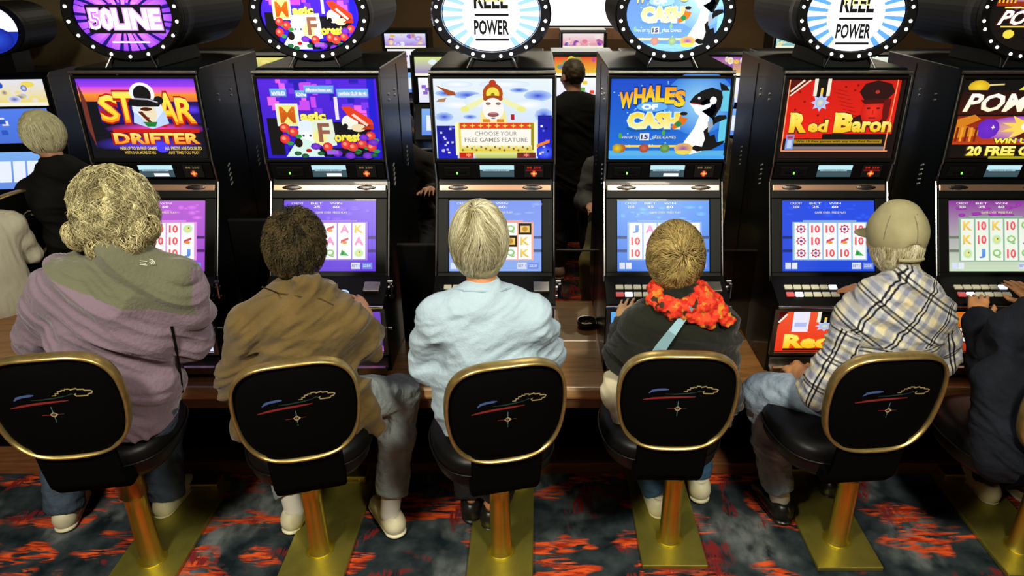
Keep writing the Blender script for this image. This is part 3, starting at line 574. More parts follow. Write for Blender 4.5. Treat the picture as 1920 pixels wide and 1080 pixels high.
def low(bg, bg2, seed, frame, cols=5, x0=12, x1=90, y0=17, y1=68, syms=None, special=None, panel=Wh):
    r2 = random.Random(seed); A = Art(.41, .315).rect(0, 0, 100, 100, bg, bg2)
    for k in range(16): A.ell(r2.uniform(5, 95), r2.uniform(72, 95), r2.uniform(2, 8), r2.uniform(1, 4), tuple(min(1, c*1.25) for c in bg2), bg2, 8)
    for k, t in enumerate(('CREDIT', 'BET', 'WIN')): A.text(t, (12, 33, 54)[k]+3, 96, 13, 2.8, Wh).text(('2250', '25', '60')[k], (12, 33, 54)[k]+3, 91, 7, 3.4, Wh, None, .02)
    A.text('GAME OVER  PRESS PLAY', 52, 83, 34, 3, (.97, .95, .7)).rect(x0+10, y1+2, x1-10, y1+4, frame)
    for v in (29, 48): A.rect(0, v-2, 100, v+2, tuple(c*.55 for c in bg))
    A.rect(x0-1.5, y0-1.5, x1+1.5, y1+1.5, frame); cw = (x1-x0)/cols
    syms = syms or ['10', 'J', 'A', 'Q', 'o', 'K']
    colr = {'10': (.9, .35, .38), 'J': (.35, .55, .85), 'A': (.93, .55, .75), 'Q': (.55, .75, .45), 'K': (.9, .75, .35), 'o': (.6, .8, .45), '*': (.8, .2, .35)}
    for c in range(cols):
        u0 = x0+c*cw+.8; u1 = x0+(c+1)*cw-.8; A.rect(u0, y0, u1, y1, panel, tuple(x*.97 for x in panel))
        for k in range(3):
            v = y1-(k+.5)*(y1-y0)/3; u = (u0+u1)/2; s_ = r2.choice(syms); hh = (y1-y0)/3*.66; ww = cw*.62
            if special and (c, k) in special: A.rect(u0, v-hh*.72, u1, v+hh*.72, (.1, .06, .03)).rect(u0+2, v-hh*.45, u1-2, v+hh*.4, (.95, .8, .45)).ell(u, v, 3, 4, (.75, .55, .2), None, 8); continue
            if s_ == 'o': A.ell(u, v, ww*.55, hh*.55, colr['o'], (.85, .95, .8), 12).ell(u, v, ww*.28, hh*.28, (.93, .9, .5), None, 8).ell(u+ww*.1, v+hh*.1, ww*.1, hh*.1, (.3, .5, .3), None, 6)
            elif s_ == '*': A.star(u, v, ww*.6, hh*.6, 8, colr['*'], .7).ell(u, v, ww*.35, hh*.35, Wh, None, 10).ell(u, v, ww*.18, hh*.18, (.6, .2, .5), None, 8)
            elif s_ == 'f': A.poly([(u-ww*.5, v-hh*.3), (u+ww*.5, v-hh*.35), (u+ww*.1, v+.1*hh), (u-ww*.3, v+hh*.45)], (.3, .7, .35)).ell(u-ww*.2, v, ww*.15, hh*.2, (.2, .5, .25), None, 6)
            elif s_ == 'c': A.poly([(u-ww*.45, v-hh*.3), (u+ww*.45, v+hh*.2), (u+ww*.4, v+hh*.45), (u-ww*.4, v+hh*.1)], (.85, .3, .4)).ell(u, v-hh*.2, ww*.3, hh*.2, (.9, .6, .3), None, 7)
            else: A.text(s_, u, v, ww*(1 if s_ != 'J' else .7), hh, colr[s_], tuple(min(1, x*1.12) for x in colr[s_]), .04)
    A.rect(2, 3, 8, 12, (.85, .88, .97)).rect(9, 3, 15, 12, (.9, .92, .97)).rect(74, 3, 84, 12, (.85, .88, .97)).rect(86, 3, 97, 12, (.45, .55, .9)).text('BET 1', 79, 7.5, 8, 3.4, (.3, .3, .6)).text('2250', 91, 7.5, 8, 3.4, Wh)
    return A
Li = (.8, .5, .95); LW = ART
bg1 = Art(.476, .205).rect(0, 0, 100, 100, (.15, .12, .6), (.3, .2, .8)).text('STAR DRIFTER', 50, 55, 80, 34, (1, .6, .1), (1, .95, .4), .04, (.6, .1, .03), .05).ell(16, 25, 10, 16, (.9, .85, .8), (.7, .5, .3)).rect(0, 0, 100, 12, (.85, .88, 1)).rect(0, 12, 100, 18, (.15, .15, .6))
bg2 = Art(.476, .205).rect(0, 0, 100, 100, (.3, .1, .5), (.45, .3, .8)).text('Magic Forest', 50, 60, 80, 34, (1, .9, .2), (1, 1, .5), .04, (.3, .2, .02), .05).ell(85, 30, 12, 20, (.9, .4, .6), (.6, .3, .8)).rect(0, 0, 100, 14, (.8, .4, .8)); flowers(bg2, [(10, 25), (30, 20), (60, 22)], 5)
bg3 = Art(.476, .205).rect(0, 0, 100, 100, (.5, .6, .9), (.8, .87, .97)).text('FREE GAMES', 50, 55, 80, 34, (.9, .5, .1), (1, .9, .3), .04, (.5, .1, .03), .05)
bg4 = Art(.476, .205).rect(0, 0, 100, 100, (.15, .45, .85), (.4, .7, .95)).text('WHALES OF CASH', 50, 55, 84, 32, (1, .8, .1), (1, .95, .4), .04, (.1, .2, .5), .05)
bg6 = Art(.476, .205).rect(0, 0, 100, 100, (.6, .2, .1), (.85, .45, .15)).ell(50, 80, 45, 25, (1, .8, .4), (.8, .4, .1)).ell(86, 80, 14, 18, (.8, .4, .9), (.6, .25, .7)).text('POMPEII', 50, 40, 80, 36, Wh, None, .03, (.4, .1, .02), .05, .3)
machine(0, 'slot machine with orange cowboy drifter artwork under a purple oval sign', art_drifter(), low((.6, .3, .8), (.75, .4, .85), 2, (.9, .6, .9), syms=['10', 'J', 'c', 'o', '10']), bg1, sign_50(), dict(pairs=False, bulb=(.9, .85, .8), lit=.8, ledge=mat('copper_ledge', (.5, .3, .2), .3, .8)))
machine(1, 'slot machine with purple magic forest artwork and red roses, repeated on its oval sign', art_magic(), low((.4, .25, .85), (.45, .3, .92), 6, (.65, .5, .9), syms=['o', 'f', 'c', 'A', 'Q', 'K']), bg2, art_magic(.395, .29, EArt), dict(bulb=(.95, .95, .9)))
machine(2, 'slot machine with gold idol artwork reading CHOOSE YOUR FREE GAMES FEATURE', art_feature(), low((.55, .68, .95), (.5, .6, .95), 11, (.97, .7, .6), syms=['A', 'Q', 'A', 'K'], special=[(4, 0), (3, 1)]), bg3, sign_reel(1, 5), dict(bulb=(.9, .93, 1), red=True, card=False, greydeck=True, ledge=CHROME, ringm=mat('mirror_ring', (.35, .4, .5), .15, 1)))
machine(3, 'slot machine with blue ocean artwork of a leaping black and white whale', art_whales(), low((.3, .5, .9), (.35, .6, .95), 13, (.55, .7, .95), syms=['J', '10', 'o', 'A', 'K']), bg4, art_whales(.395, .29, EArt, .35), dict(bulb=(.7, .75, 1), greydeck=True))
machine(4, 'slot machine with red flying-ace artwork and a glowing red belly panel', art_baron(), low((.15, .3, .85), (.15, .3, .9), 17, (.6, .75, .9), syms=['10', 'f', '*', 'c', '*', '10']), art_baron(.476, .205, True), sign_reel(0), dict(bulb=(.85, .9, 1), red=True, card=False))
machine(5, 'slot machine with volcano artwork and slanted white POMPEII lettering', art_pompeii(), low((.8, .88, .75), (.55, .2, .6), 19, (.55, .7, .6), y0=15, y1=74, syms=['10', 'J', 'K', 'Q', 'J', 'o'], panel=(.95, .98, .92)), bg6, art_pompeii(EArt, .395, .29, True), dict(bulb=(.9, .85, .75), card=False))
# ---- dividers standing in the gaps between the machines
GLASS, N_, L_, B_ = nt('tinted_glass')
B_.inputs['Base Color'].default_value = (.55, .5, .4, 1); B_.inputs['Transmission Weight'].default_value = 1; B_.inputs['Roughness'].default_value = .02; B_.inputs['IOR'].default_value = 1.1
for i, (a, b_) in enumerate(zip(MX, MX[1:])):
    x0, x1 = a+W2+.012, b_-W2-.012
    g = i in (2, 3)
    lab = {0: 'black divider panel between the cowboy and magic forest machines', 1: 'black divider panel between the magic forest and gold idol machines', 2: 'low tinted glass divider between the gold idol and whale machines', 3: 'low tinted glass divider between the whale and flying-ace machines', 4: 'black divider panel between the flying-ace and volcano machines'}[i]
    o = empty('divider_panel', ((x0+x1)/2, 3.13, .58), 0, lab, 'divider', 'dividers between the slot machines'); w_ = (x1-x0)/2
    if g:
        obj('glass_pane', bx(-w_, w_, -.004, .004, .002, .475), GLASS, o); obj('edge_strip', bx(-w_, w_, -.006, .006, .475, .482, bev=.001), BEZ, o)
    else:
        obj('panel', bx(-w_, w_, -.01, .01, .002, .62 if i != 1 else .5, bev=.003), VOID, o); obj('edge_strip', bx(-w_, w_, -.012, .012, .62 if i != 1 else .5, .63 if i != 1 else .51, bev=.001), BEZ, o)
t = empty('ashtray', P(1100, 612, 3.3)*1, 0, 'small round dark glass ashtray on the wooden stand behind the glass divider', 'ashtray'); t.location.z = .581
obj('bowl', lathe([(.04, 0), (.05, .012), (.052, .028), (.046, .028), (.036, .012), (.002, .01)], 20), mat('dark_glass', (.03, .03, .02), .05, coat=1), t)
obj('rim_glint', tb([(.049*cos(a*pi/8), .049*sin(a*pi/8), .029) for a in range(16)], .0025, 5, closed=True), CHROME, t)
# ---------------------------------------------------------------- stools
def se(a, b, n, k, N):
    t = 2*pi*k/N; c, s = cos(t), sin(t); x = a*math.copysign(abs(c)**(2/n), c); z = b*math.copysign(abs(s)**(2/n), s)
    if z < 0: x *= 1+.09*z/b
    return x, z
BA, BB, BC = .198, .196, .55     # half width, half height, curve
def back_pad():
    b = bmesh.new(); N = 64
    for side, th in ((-1, .022), (1, .03)):
        rings = []
        for s in (.999, .97, .9, .7, .4, .02):
            th2 = th*(1-s**8)
            rings.append([b.verts.new((x*s, BC*(x*s)**2+side*th2, z*s)) for x, z in (se(BA, BB, 3.15, k, N) for k in range(N))])
        for A, B in zip(rings, rings[1:]):
            for k in range(N): b.faces.new((A[k], A[(k+1) % N], B[(k+1) % N], B[k]))
        b.faces.new(rings[-1])
    bmesh.ops.remove_doubles(b, verts=b.verts[:], dist=.0008); bmesh.ops.recalc_face_normals(b, faces=b.faces[:]); return b
def emblem():
    V, Fs, Co = [], [], []
    def stroke(pts, w, c):
        pts = np.array(pts, float)
        for i in range(len(pts)):
            t = pts[min(i+1, len(pts)-1)]-pts[max(i-1, 0)]; t /= np.linalg.norm(t)+1e-9; n = np.array((-t[1], t[0])); wi = w*1.15/2
            tap = .35 if i in (0, len(pts)-1) else 1
            for s in (1, -1):
                q = pts[i]+n*s*wi*tap; th = .0225+.0012
                V.append((q[0], BC*q[0]**2-th+.0, q[1])); Co.append((*[x**2.2 for x in c], 1))
            if i: k = len(V); Fs.append((k-4, k-3, k-1, k-2))
    S = .00088
    def sc(l): return [(x*S, y*S) for x, y in l]
    bl, rd, tn, tl = (.25, .33, .55), (.5, .12, .1), (.62, .55, .36), (.08, .2, .18)
    stroke(sc([(-118, 62), (-105, 74), (-85, 80), (-60, 83), (-45, 84)]), .008, bl)
    stroke(sc([(-60, 62), (-20, 62), (30, 66), (60, 70)]), .004, tl); stroke(sc([(60, 70), (75, 76), (85, 72)]), .004, tl)
    stroke(sc([(-140, 28), (-100, 38), (-50, 45), (0, 48), (60, 49)]), .007, rd)
    stroke(sc([(12, 76), (26, 76), (26, 84), (36, 84), (36, 92), (48, 92), (48, 96), (60, 94), (60, 100), (76, 98), (76, 94), (96, 97), (100, 92), (118, 90), (120, 84), (138, 80), (144, 76), (140, 68), (128, 66), (126, 60), (104, 62), (90, 64), (86, 72), (92, 76)]), .0042, tn)
    stroke(sc([(-4, 28), (-4, -38)]), .006, (.3, .45, .5)); stroke(sc([(-44, -8), (-8, -8)]), .0045, (.55, .15, .1)); stroke(sc([(0, -8), (30, -8)]), .003, (.4, .25, .15)); stroke(sc([(-16, -8), (-4, 2), (8, -8), (-4, -18), (-16, -8)]), .005, (.75, .6, .4)); stroke(sc([(-4, -30), (-4, -44)]), .006, (.15, .4, .35))
    me = bpy.data.meshes.new('emblem'); me.from_pydata(V, [], Fs); ca = me.color_attributes.new('col', 'FLOAT_COLOR', 'POINT'); ca.data.foreach_set('color', np.array(Co, 'f').ravel()); me.materials.append(THREAD); return me
def stool():
    r = empty('casino_stool', (0, 0, 0))
    obj('base_plate', bx(-.135, .135, -.16, .50, .001, .022, bev=.004), PLATE, r)
    lb = obj('plate_box', bx(-.10, .10, .42, .50, .022, .06, bev=.004), BRASS, r)
    obj('box_slot', bx(-.07, .07, .412, .42, .035, .045, bev=.001), DULL, lb)
    obj('pole', lathe([(.058, .022), (.056, .03), (.043, .045), (.041, .30), (.041, .50)], 40), BRASS, r, smooth=True)
    obj('pole_sleeve', lathe([(.050, .36), (.053, .365), (.053, .515), (.05, .52)], 40), mat('aged_brass', (.42, .27, .07), .3, 1, var=.2, scale=10), r, smooth=True)  # browner brass: the seat's shade on the upper pole is put into this colour
    def seat():
        b = bmesh.new(); N = 56; rings = []
        for s, z in ((.02, .495), (.6, .495), (.88, .50), (.97, .53), (1, .575), (.985, .61), (.93, .632), (.75, .642), (.4, .645), (.02, .645)):
            rings.append([b.verts.new((x*s, .02+y*s, z)) for x, y in (se(.235, .225, 3, k, N) for k in range(N))])
        for A, B in zip(rings, rings[1:]):
            for k in range(N): b.faces.new((A[k], A[(k+1) % N], B[(k+1) % N], B[k]))
        b.faces.new(rings[0][::-1]); b.faces.new(rings[-1]); return b
    s_ = obj('seat', seat(), VINYL, r, smooth=True)
    pts = [(se(.239, .229, 3, k, 56)[0], .02+se(.239, .229, 3, k, 56)[1], .578) for k in range(56)]
    obj('piping', tb(pts, .004, 6, closed=True), VINYL, s_, smooth=True)
    obj('swivel_plate', bx(-.1, .1, -.1, .1, .505, .522, bev=.003), PLASTIC, r)
    obj('back_bracket', prism([(-.10, .50), (-.23, .51), (-.268, .56), (-.28, .62), (-.30, .80), (-.285, .805), (-.262, .63), (-.24, .58), (-.10, .56)], -.125, .125, .012), FAB, r)
    bl = (0, -.305, .902); tl = -.10
    bk = obj('backrest', back_pad(), FAB, r, bl, (tl*-1, 0, 0), smooth=True)
    N = 64; pts = [(x*1.012, BC*(x)**2, z*1.012) for x, z in (se(BA, BB, 3.15, k, N) for k in range(N))]
    def rim():
        b = bmesh.new(); R = []
        for x, y, z in pts:
            n = Vector((x/BA**1, 0, z/BB**1)).normalized()
            R.append([b.verts.new(Vector((x, y, z))+n*dn+Vector((0, dy, 0))) for dn, dy in ((-.004, -.019), (.002, -.021), (.0065, -.014), (.008, .012), (.004, .022), (-.006, .024))])
        for i in range(N):
            A, B = R[i], R[(i+1) % N]
            for k in range(6): b.faces.new((A[k], A[(k+1) % 6], B[(k+1) % 6], B[k]))
        bmesh.ops.recalc_face_normals(b, faces=b.faces[:]); return b
    obj('gold_edge', rim(), GOLD, bk, smooth=True); obj('emblem', emblem(), None, bk)
    return r
proto = stool()
SP = [(-1.60, 2.27, 10, 'lavender fleece', -.01), (-.92, 2.325, 16, 'brown jacket', .03), (-.158, 2.32, 14, 'pale blue top', -.02), (.56, 2.39, -1, 'red leaf scarf', -.08), (1.275, 2.38, 5, 'plaid shirt', -.12), (2.03, 2.34, 2, 'navy coat', -.20)]
STOOLS = []
for i, (x, y, a, who, dx) in enumerate(SP):
    s = proto if i == 0 else copy_tree(proto)
    s.location = (x, y, 0); s.rotation_euler.z = 0
    for ch in s.children:                       # the seat swivels on the pole, the plate stays put
        if ch.name.split('.')[0] not in ('base_plate', 'plate_box', 'pole', 'pole_sleeve'):
            M = Matrix.Rotation(radians(a-(SP[0][2] if i else 0)), 4, 'Z') @ ch.matrix_basis; M.translation.x += dx-(SP[0][4] if i else 0); M.translation.z += (.055 if i == 0 else -.055); ch.matrix_basis = M
    tag(s, 'black and gold swivel stool under the person in the ' + who, 'stool', 'brass stools in front of the slot machines'); STOOLS.append(s)
# ---------------------------------------------------------------- soft bodies: tapered limbs blended into one skin
def V3(*a): return np.array(a[0] if len(a) == 1 else a, float)
def nrm(v): v = np.asarray(v, float); return v/(np.linalg.norm(v)+1e-12)
class Vol:
    def __init__(s, h): s.h, s.pr = h, []
    def cone(s, a, b, ra, rb, k=.02, sq=None):       # sq = (axis, factor): squeeze along that axis
        a, b = V3(*a), V3(*b); s.pr.append(('c', a, b, ra, rb, k, sq)); return s
    def chain(s, pts, rs, k=.02, sq=None):
        for i in range(len(pts)-1): s.cone(pts[i], pts[i+1], rs[i], rs[i+1], k, sq)
        return s
    def ell(s, c, r, R=None, k=.02, op=1): s.pr.append(('e', V3(*c), np.array(r, float), np.eye(3) if R is None else R, 0, k, op)); return s
    def cut(s, p, n, k=.004): s.pr.append(('p', V3(*p), nrm(n), 0, 0, k, 0)); return s
    def grid(s):
        lo, hi = [], []
        for q in s.pr:
            if q[0] == 'c': m = max(q[3], q[4])+.01; lo += [np.minimum(q[1], q[2])-m]; hi += [np.maximum(q[1], q[2])+m]
            elif q[0] == 'e' and q[6] > 0: m = q[2].max()+.01; lo += [q[1]-m]; hi += [q[1]+m]
        lo, hi = np.min(lo, 0)-2*s.h, np.max(hi, 0)+2*s.h
        n = np.ceil((hi-lo)/s.h).astype(int)+1; D = np.full(n, .2, np.float32)
        ax = [(lo[i]+np.arange(n[i])*s.h).astype(np.float32) for i in range(3)]
        for q in s.pr:
            k = q[5]
            if q[0] == 'p':
                p, nn = q[1], q[2]; d = ((ax[0]-p[0])*nn[0])[:, None, None]+((ax[1]-p[1])*nn[1])[None, :, None]+((ax[2]-p[2])*nn[2])[None, None, :]
                D = np.maximum(D, d.astype(np.float32)); continue
            if q[0] == 'c': m = max(q[3], q[4])+k+.03; a_, b_ = np.minimum(q[1], q[2])-m, np.maximum(q[1], q[2])+m
            else: m = q[2].max()+k+.03; a_, b_ = q[1]-m, q[1]+m
            i0 = np.clip(((a_-lo)/s.h).astype(int), 0, n-1); i1 = np.clip(((b_-lo)/s.h).astype(int)+2, 1, n)
            sl = tuple(slice(i0[j], i1[j]) for j in range(3))
            X, Y, Z = np.meshgrid(*[ax[j][sl[j]] for j in range(3)], indexing='ij', sparse=True)
            if q[0] == 'c':
                a, b, ra, rb, sq = q[1], q[2], q[3], q[4], q[6]; ba = b-a; L2 = max(float(ba@ba), 1e-9)
                px, py, pz = X-a[0], Y-a[1], Z-a[2]; t = np.clip((px*ba[0]+py*ba[1]+pz*ba[2])/L2, 0, 1)
                dx, dy, dz = px-t*ba[0], py-t*ba[1], pz-t*ba[2]
                d2 = dx*dx+dy*dy+dz*dz
                if sq is not None:
                    n_, f_ = sq; dn = dx*n_[0]+dy*n_[1]+dz*n_[2]; d2 = d2+(f_*f_-1)*dn*dn
                d = np.sqrt(d2)-(ra+(rb-ra)*t)
            else:
                c, r, R = q[1], q[2], q[3]; p = [X-c[0], Y-c[1], Z-c[2]]
                l = [p[0]*R[0, j]+p[1]*R[1, j]+p[2]*R[2, j] for j in range(3)]
                k0 = np.sqrt((l[0]/r[0])**2+(l[1]/r[1])**2+(l[2]/r[2])**2)+1e-9; k1 = np.sqrt((l[0]/r[0]**2)**2+(l[1]/r[1]**2)**2+(l[2]/r[2]**2)**2)+1e-9
                d = k0*(k0-1)/k1
            A = D[sl]
            if q[0] == 'e' and q[6] < 0: h_ = np.clip(.5-.5*(A+d)/k, 0, 1); D[sl] = A*(1-h_)-d*h_+k*h_*(1-h_)
            else: h_ = np.clip(.5+.5*(A-d)/k, 0, 1); D[sl] = A*(1-h_)+d*h_-k*h_*(1-h_)
        return D, lo
    def mesh(s, name, origin=(0, 0, 0), disp=None, relax=2):
        D, lo = s.grid(); h = s.h; S = D < 0; nx, ny, nz = D.shape
        cnt = np.zeros((nx-1, ny-1, nz-1), np.uint8)
        for a in (0, 1):
            for b in (0, 1):
                for c in (0, 1): cnt += S[a:nx-1+a, b:ny-1+b, c:nz-1+c]
        act = (cnt > 0) & (cnt < 8); idx = np.full(act.shape, -1, np.int64); I = np.argwhere(act); idx[act] = np.arange(len(I))
        acc = np.zeros((len(I), 3)); w_ = np.zeros(len(I))
        cor = [(0, 0, 0), (1, 0, 0), (0, 1, 0), (1, 1, 0), (0, 0, 1), (1, 0, 1), (0, 1, 1), (1, 1, 1)]
        for i, j in ((0, 1), (2, 3), (4, 5), (6, 7), (0, 2), (1, 3), (4, 6), (5, 7), (0, 4), (1, 5), (2, 6), (3, 7)):
            ca, cb = np.array(cor[i]), np.array(cor[j]); va = D[tuple((I+ca).T)]; vb = D[tuple((I+cb).T)]; m = (va < 0) != (vb < 0)
            t = np.where(m, va/(va-vb+1e-12), 0); acc[m] += (ca+(cb-ca)*t[:, None])[m]; w_[m] += 1
        V = (I+acc/w_[:, None])*h+lo; Q = []
        for ax_ in range(3):
            sl0 = [slice(None)]*3; sl1 = [slice(None)]*3; sl0[ax_] = slice(0, -1); sl1[ax_] = slice(1, None)
            A, B = S[tuple(sl0)], S[tuple(sl1)]; E = np.argwhere(A != B); o1, o2 = [(1, 2), (2, 0), (0, 1)][ax_]
            E = E[(E[:, o1] > 0) & (E[:, o2] > 0)]; ins = A[tuple(E.T)]
            e1 = np.zeros(3, int); e1[o1] = 1; e2 = np.zeros(3, int); e2[o2] = 1
            q = np.stack([idx[tuple((E-e1-e2).T)], idx[tuple((E-e2).T)], idx[tuple(E.T)], idx[tuple((E-e1).T)]], 1)
            q[~ins] = q[~ins][:, ::-1]; Q.append(q)
        Q = np.concatenate(Q)
        for _ in range(relax):                          # even out the cells
            sm = np.zeros_like(V); c = np.zeros(len(V))
            for a in range(4):
                b = (a+1) % 4; np.add.at(sm, Q[:, a], V[Q[:, b]]); np.add.at(sm, Q[:, b], V[Q[:, a]]); np.add.at(c, Q[:, a], 1); np.add.at(c, Q[:, b], 1)
            V = V*.5+.5*sm/c[:, None]
        N = None
        if disp is not None:
            N = np.zeros_like(V); fn = np.cross(V[Q[:, 2]]-V[Q[:, 0]], V[Q[:, 3]]-V[Q[:, 1]])
            for a in range(4): np.add.at(N, Q[:, a], fn)
            N /= np.linalg.norm(N, axis=1)[:, None]+1e-12; V = V+N*disp(V)[:, None]
        me = bpy.data.meshes.new(name); me.vertices.add(len(V)); me.vertices.foreach_set('co', (V-np.array(origin)).astype('f').ravel())
        me.loops.add(len(Q)*4); me.loops.foreach_set('vertex_index', Q.astype('i').ravel()); me.polygons.add(len(Q)); me.polygons.foreach_set('loop_start', np.arange(0, len(Q)*4, 4, dtype='i'))
        me.update(calc_edges=True); me.polygons.foreach_set('use_smooth', np.ones(len(Q), bool)); me.validate()
        return me, V
_T = rng.random((32, 32, 32)).astype('f')
def vnoise(p):
    i = np.floor(p).astype(int); f = p-i; f = f*f*(3-2*f); r = 0
    for a in (0, 1):
        for b in (0, 1):
            for c in (0, 1): r = r+_T[(i[:, 0]+a) % 32, (i[:, 1]+b) % 32, (i[:, 2]+c) % 32]*np.where(a, f[:, 0], 1-f[:, 0])*np.where(b, f[:, 1], 1-f[:, 1])*np.where(c, f[:, 2], 1-f[:, 2])
    return r*2-1
def folds(amp, fx, fy, fz, rot=0, seed=0, fine=.3):
    def f(V):
        x = V[:, 0]*cos(rot)-V[:, 2]*sin(rot); z = V[:, 0]*sin(rot)+V[:, 2]*cos(rot)
        p = np.stack([x*fx, V[:, 1]*fy, z*fz], 1)+seed*3.7; q = p+.9*vnoise(p*.6+9)[:, None]
        r = 1-2.2*np.abs(vnoise(q)); r2_ = 1-2*np.abs(vnoise(q*2.3+11)); return amp*(r*.75+fine*r2_+.12*vnoise(q*6+5)-.4)
    return f
def addcol(me, cols, name='col'):
    ca = me.color_attributes.new(name, 'FLOAT_COLOR', 'POINT'); a = np.ones((len(me.vertices), 4), 'f'); a[:, :3] = cols; ca.data.foreach_set('color', a.ravel())
# ---- hair
HAIRM = {}
def hair_mat(name, rough=.55):
    return attr_mat(name, rough, spec=.35)
def hair(parent, org, c, r, R, crown, n, seg, step, c0, c1, curl=.0, w_=.0011, lift=.004, low=-.8, front=.55, gravity=.35, freq=60, shell_r=1.0, seed=1, lump=.004, wild=0, ground=None, name='hair'):
    """strands over a scalp ellipsoid (radii r, frame R, centre c); crown is a unit vector in its frame"""
    g = np.random.default_rng(seed); c = V3(*c); r = np.array(r); cr = nrm(crown)
    q = g.normal(size=(n*3, 3)); q /= np.linalg.norm(q, axis=1)[:, None]
    ok = (q[:, 2] > low+.35*np.maximum(q[:, 1], 0)*1.5) & (q[:, 1] < front); q = q[ok][:n]; m = len(q)
    L = q.copy(); pts = [L.copy()]; ph = vnoise(q*5+seed)*7+g.random(m)*.9; cl = np.stack([vnoise(q*6+seed+k*7) for k in range(3)], 1)*2+.35*g.normal(size=(m, 3)); inv = 1/r.mean(); out = np.ones(m)
    for s_ in range(seg):
        u = L/np.linalg.norm(L, axis=1)[:, None]; fl = u-cr; fl -= (fl*u).sum(1)[:, None]*u; fl /= np.linalg.norm(fl, axis=1)[:, None]+1e-6
        dn = np.array([0, 0, -1.])-u*(-u[:, 2:3]); fl = fl+gravity*dn; sd = np.cross(u, fl); a = ph+s_*freq*.02
        sw = vnoise(u*2.2+seed)[:, None]*.7
        fl = fl+sw*sd+curl*(np.sin(a)[:, None]*sd)+wild*cl*.3; fl /= np.linalg.norm(fl, axis=1)[:, None]
        out = out+lift*inv*(1+.6*np.cos(a)*curl); L = u*out[:, None]+fl*step*inv; L = L/np.linalg.norm(L, axis=1)[:, None]*out[:, None]; pts.append(L.copy())
    Pw = np.stack(pts, 1)*r; Pw = Pw@R.T + c
    if lump: Pw = Pw + (vnoise(Pw.reshape(-1, 3)*38+seed).reshape(m, -1)*lump)[..., None]*nrm(np.array([0, -1, .3]))
    Kn = seg+1; T = np.gradient(Pw, axis=1); T /= np.linalg.norm(T, axis=2)[..., None]+1e-9
    A = np.cross(T, g.normal(size=(m, 1, 3))); A /= np.linalg.norm(A, axis=2)[..., None]+1e-9; B = np.cross(T, A)
    ww = w_*np.linspace(1, .35, Kn)[None, :, None]*g.uniform(.7, 1.5, (m, 1, 1)); ring = np.stack([Pw+ww*(A*cos(t)+B*sin(t)) for t in (0, 2.09, 4.19)], 2)
    V = ring.reshape(-1, 3); base = (np.arange(m)[:, None]*Kn+np.arange(seg)[None])*3; base = base.ravel(); Q = np.concatenate([np.stack([base+a, base+(a+1) % 3, base+3+(a+1) % 3, base+3+a], 1) for a in range(3)])
    t = g.random(m)**1.0; t = np.clip(t*.6+.2+.6*vnoise(q*5+seed), 0, 1); col = np.array(c0)[None]*(1-t[:, None])+np.array(c1)[None]*t[:, None]; col = np.repeat(col, Kn*3, 0)
    me = bpy.data.meshes.new(name); me.vertices.add(len(V)); me.vertices.foreach_set('co', (V-np.array(org)).astype('f').ravel()); me.loops.add(len(Q)*4); me.loops.foreach_set('vertex_index', Q.astype('i').ravel())
    me.polygons.add(len(Q)); me.polygons.foreach_set('loop_start', np.arange(0, len(Q)*4, 4, dtype='i')); me.update(calc_edges=True); me.polygons.foreach_set('use_smooth', np.ones(len(Q), bool)); addcol(me, col)
    return obj(name, me, hair_mat('hair_strands'), parent)
def frame(yaw, pitch=0, roll=0): return np.array(Matrix.Rotation(yaw, 3, 'Z') @ Matrix.Rotation(pitch, 3, 'X') @ Matrix.Rotation(roll, 3, 'Y'))
SKIN = mat('skin', (.55, .27, .15), .5, var=.12, scale=25); EYEW = mat('eye_white', (.7, .7, .66), .2); IRIS = mat('dark_iris', (.03, .02, .01), .2); LIP = mat('lip', (.4, .13, .1), .45)
def lerp(a, b, t): return V3(*a)*(1-t)+V3(*b)*t
def hand(v, wr, d, pn, side, curl=.5, sc=1.0, spread=.25):
    """wr wrist, d direction, pn the back of the hand's normal, side +1 if the thumb lies on d x pn"""
    d = nrm(d); pn = nrm(V3(*pn)-d*float(V3(*pn)@d)); sd = np.cross(d, pn)*side; wr = V3(*wr)
    pal = wr+d*.045*sc
    v.cone(wr-d*.01, wr+d*.03*sc, .026*sc, .03*sc, .02, (pn, 1.35))
    v.cone(pal-sd*.018*sc, wr+d*.078*sc-sd*.024*sc, .022*sc, .017*sc, .014, (pn, 1.35)); v.cone(pal+sd*.014*sc, wr+d*.082*sc+sd*.024*sc, .024*sc, .018*sc, .014, (pn, 1.35))
    for i, (o, L, r) in enumerate(((.031, .070, .0088), (.011, .079, .0092), (-.010, .073, .0088), (-.030, .057, .0078))):
        a = wr+(d*.080+sd*o-pn*.002)*sc; f = nrm(d+sd*spread*(o/.03)*.5); cu = curl*(.55+.1*i); p = a
        fr = [.45, .31, .26]; rr = [r, r*.92, r*.84, r*.72]
        for j in range(3):
            f = nrm(f*cos(cu)-pn*sin(cu)); nx = p+f*L*fr[j]*sc; v.cone(p, nx, rr[j]*sc, rr[j+1]*sc, .003 if j else .006); p = nx
    t0 = wr+(d*.018+sd*.022-pn*.006)*sc; t1 = t0+nrm(d*.7+sd*.85-pn*.25)*.042*sc; t2 = t1+nrm(d*.95+sd*.35-pn*.35)*.033*sc; t3 = t2+nrm(d+sd*.05-pn*.35)*.026*sc
    v.chain([t0, t1, t2, t3], [.015*sc, .0115*sc, .0105*sc, .008*sc], .008)
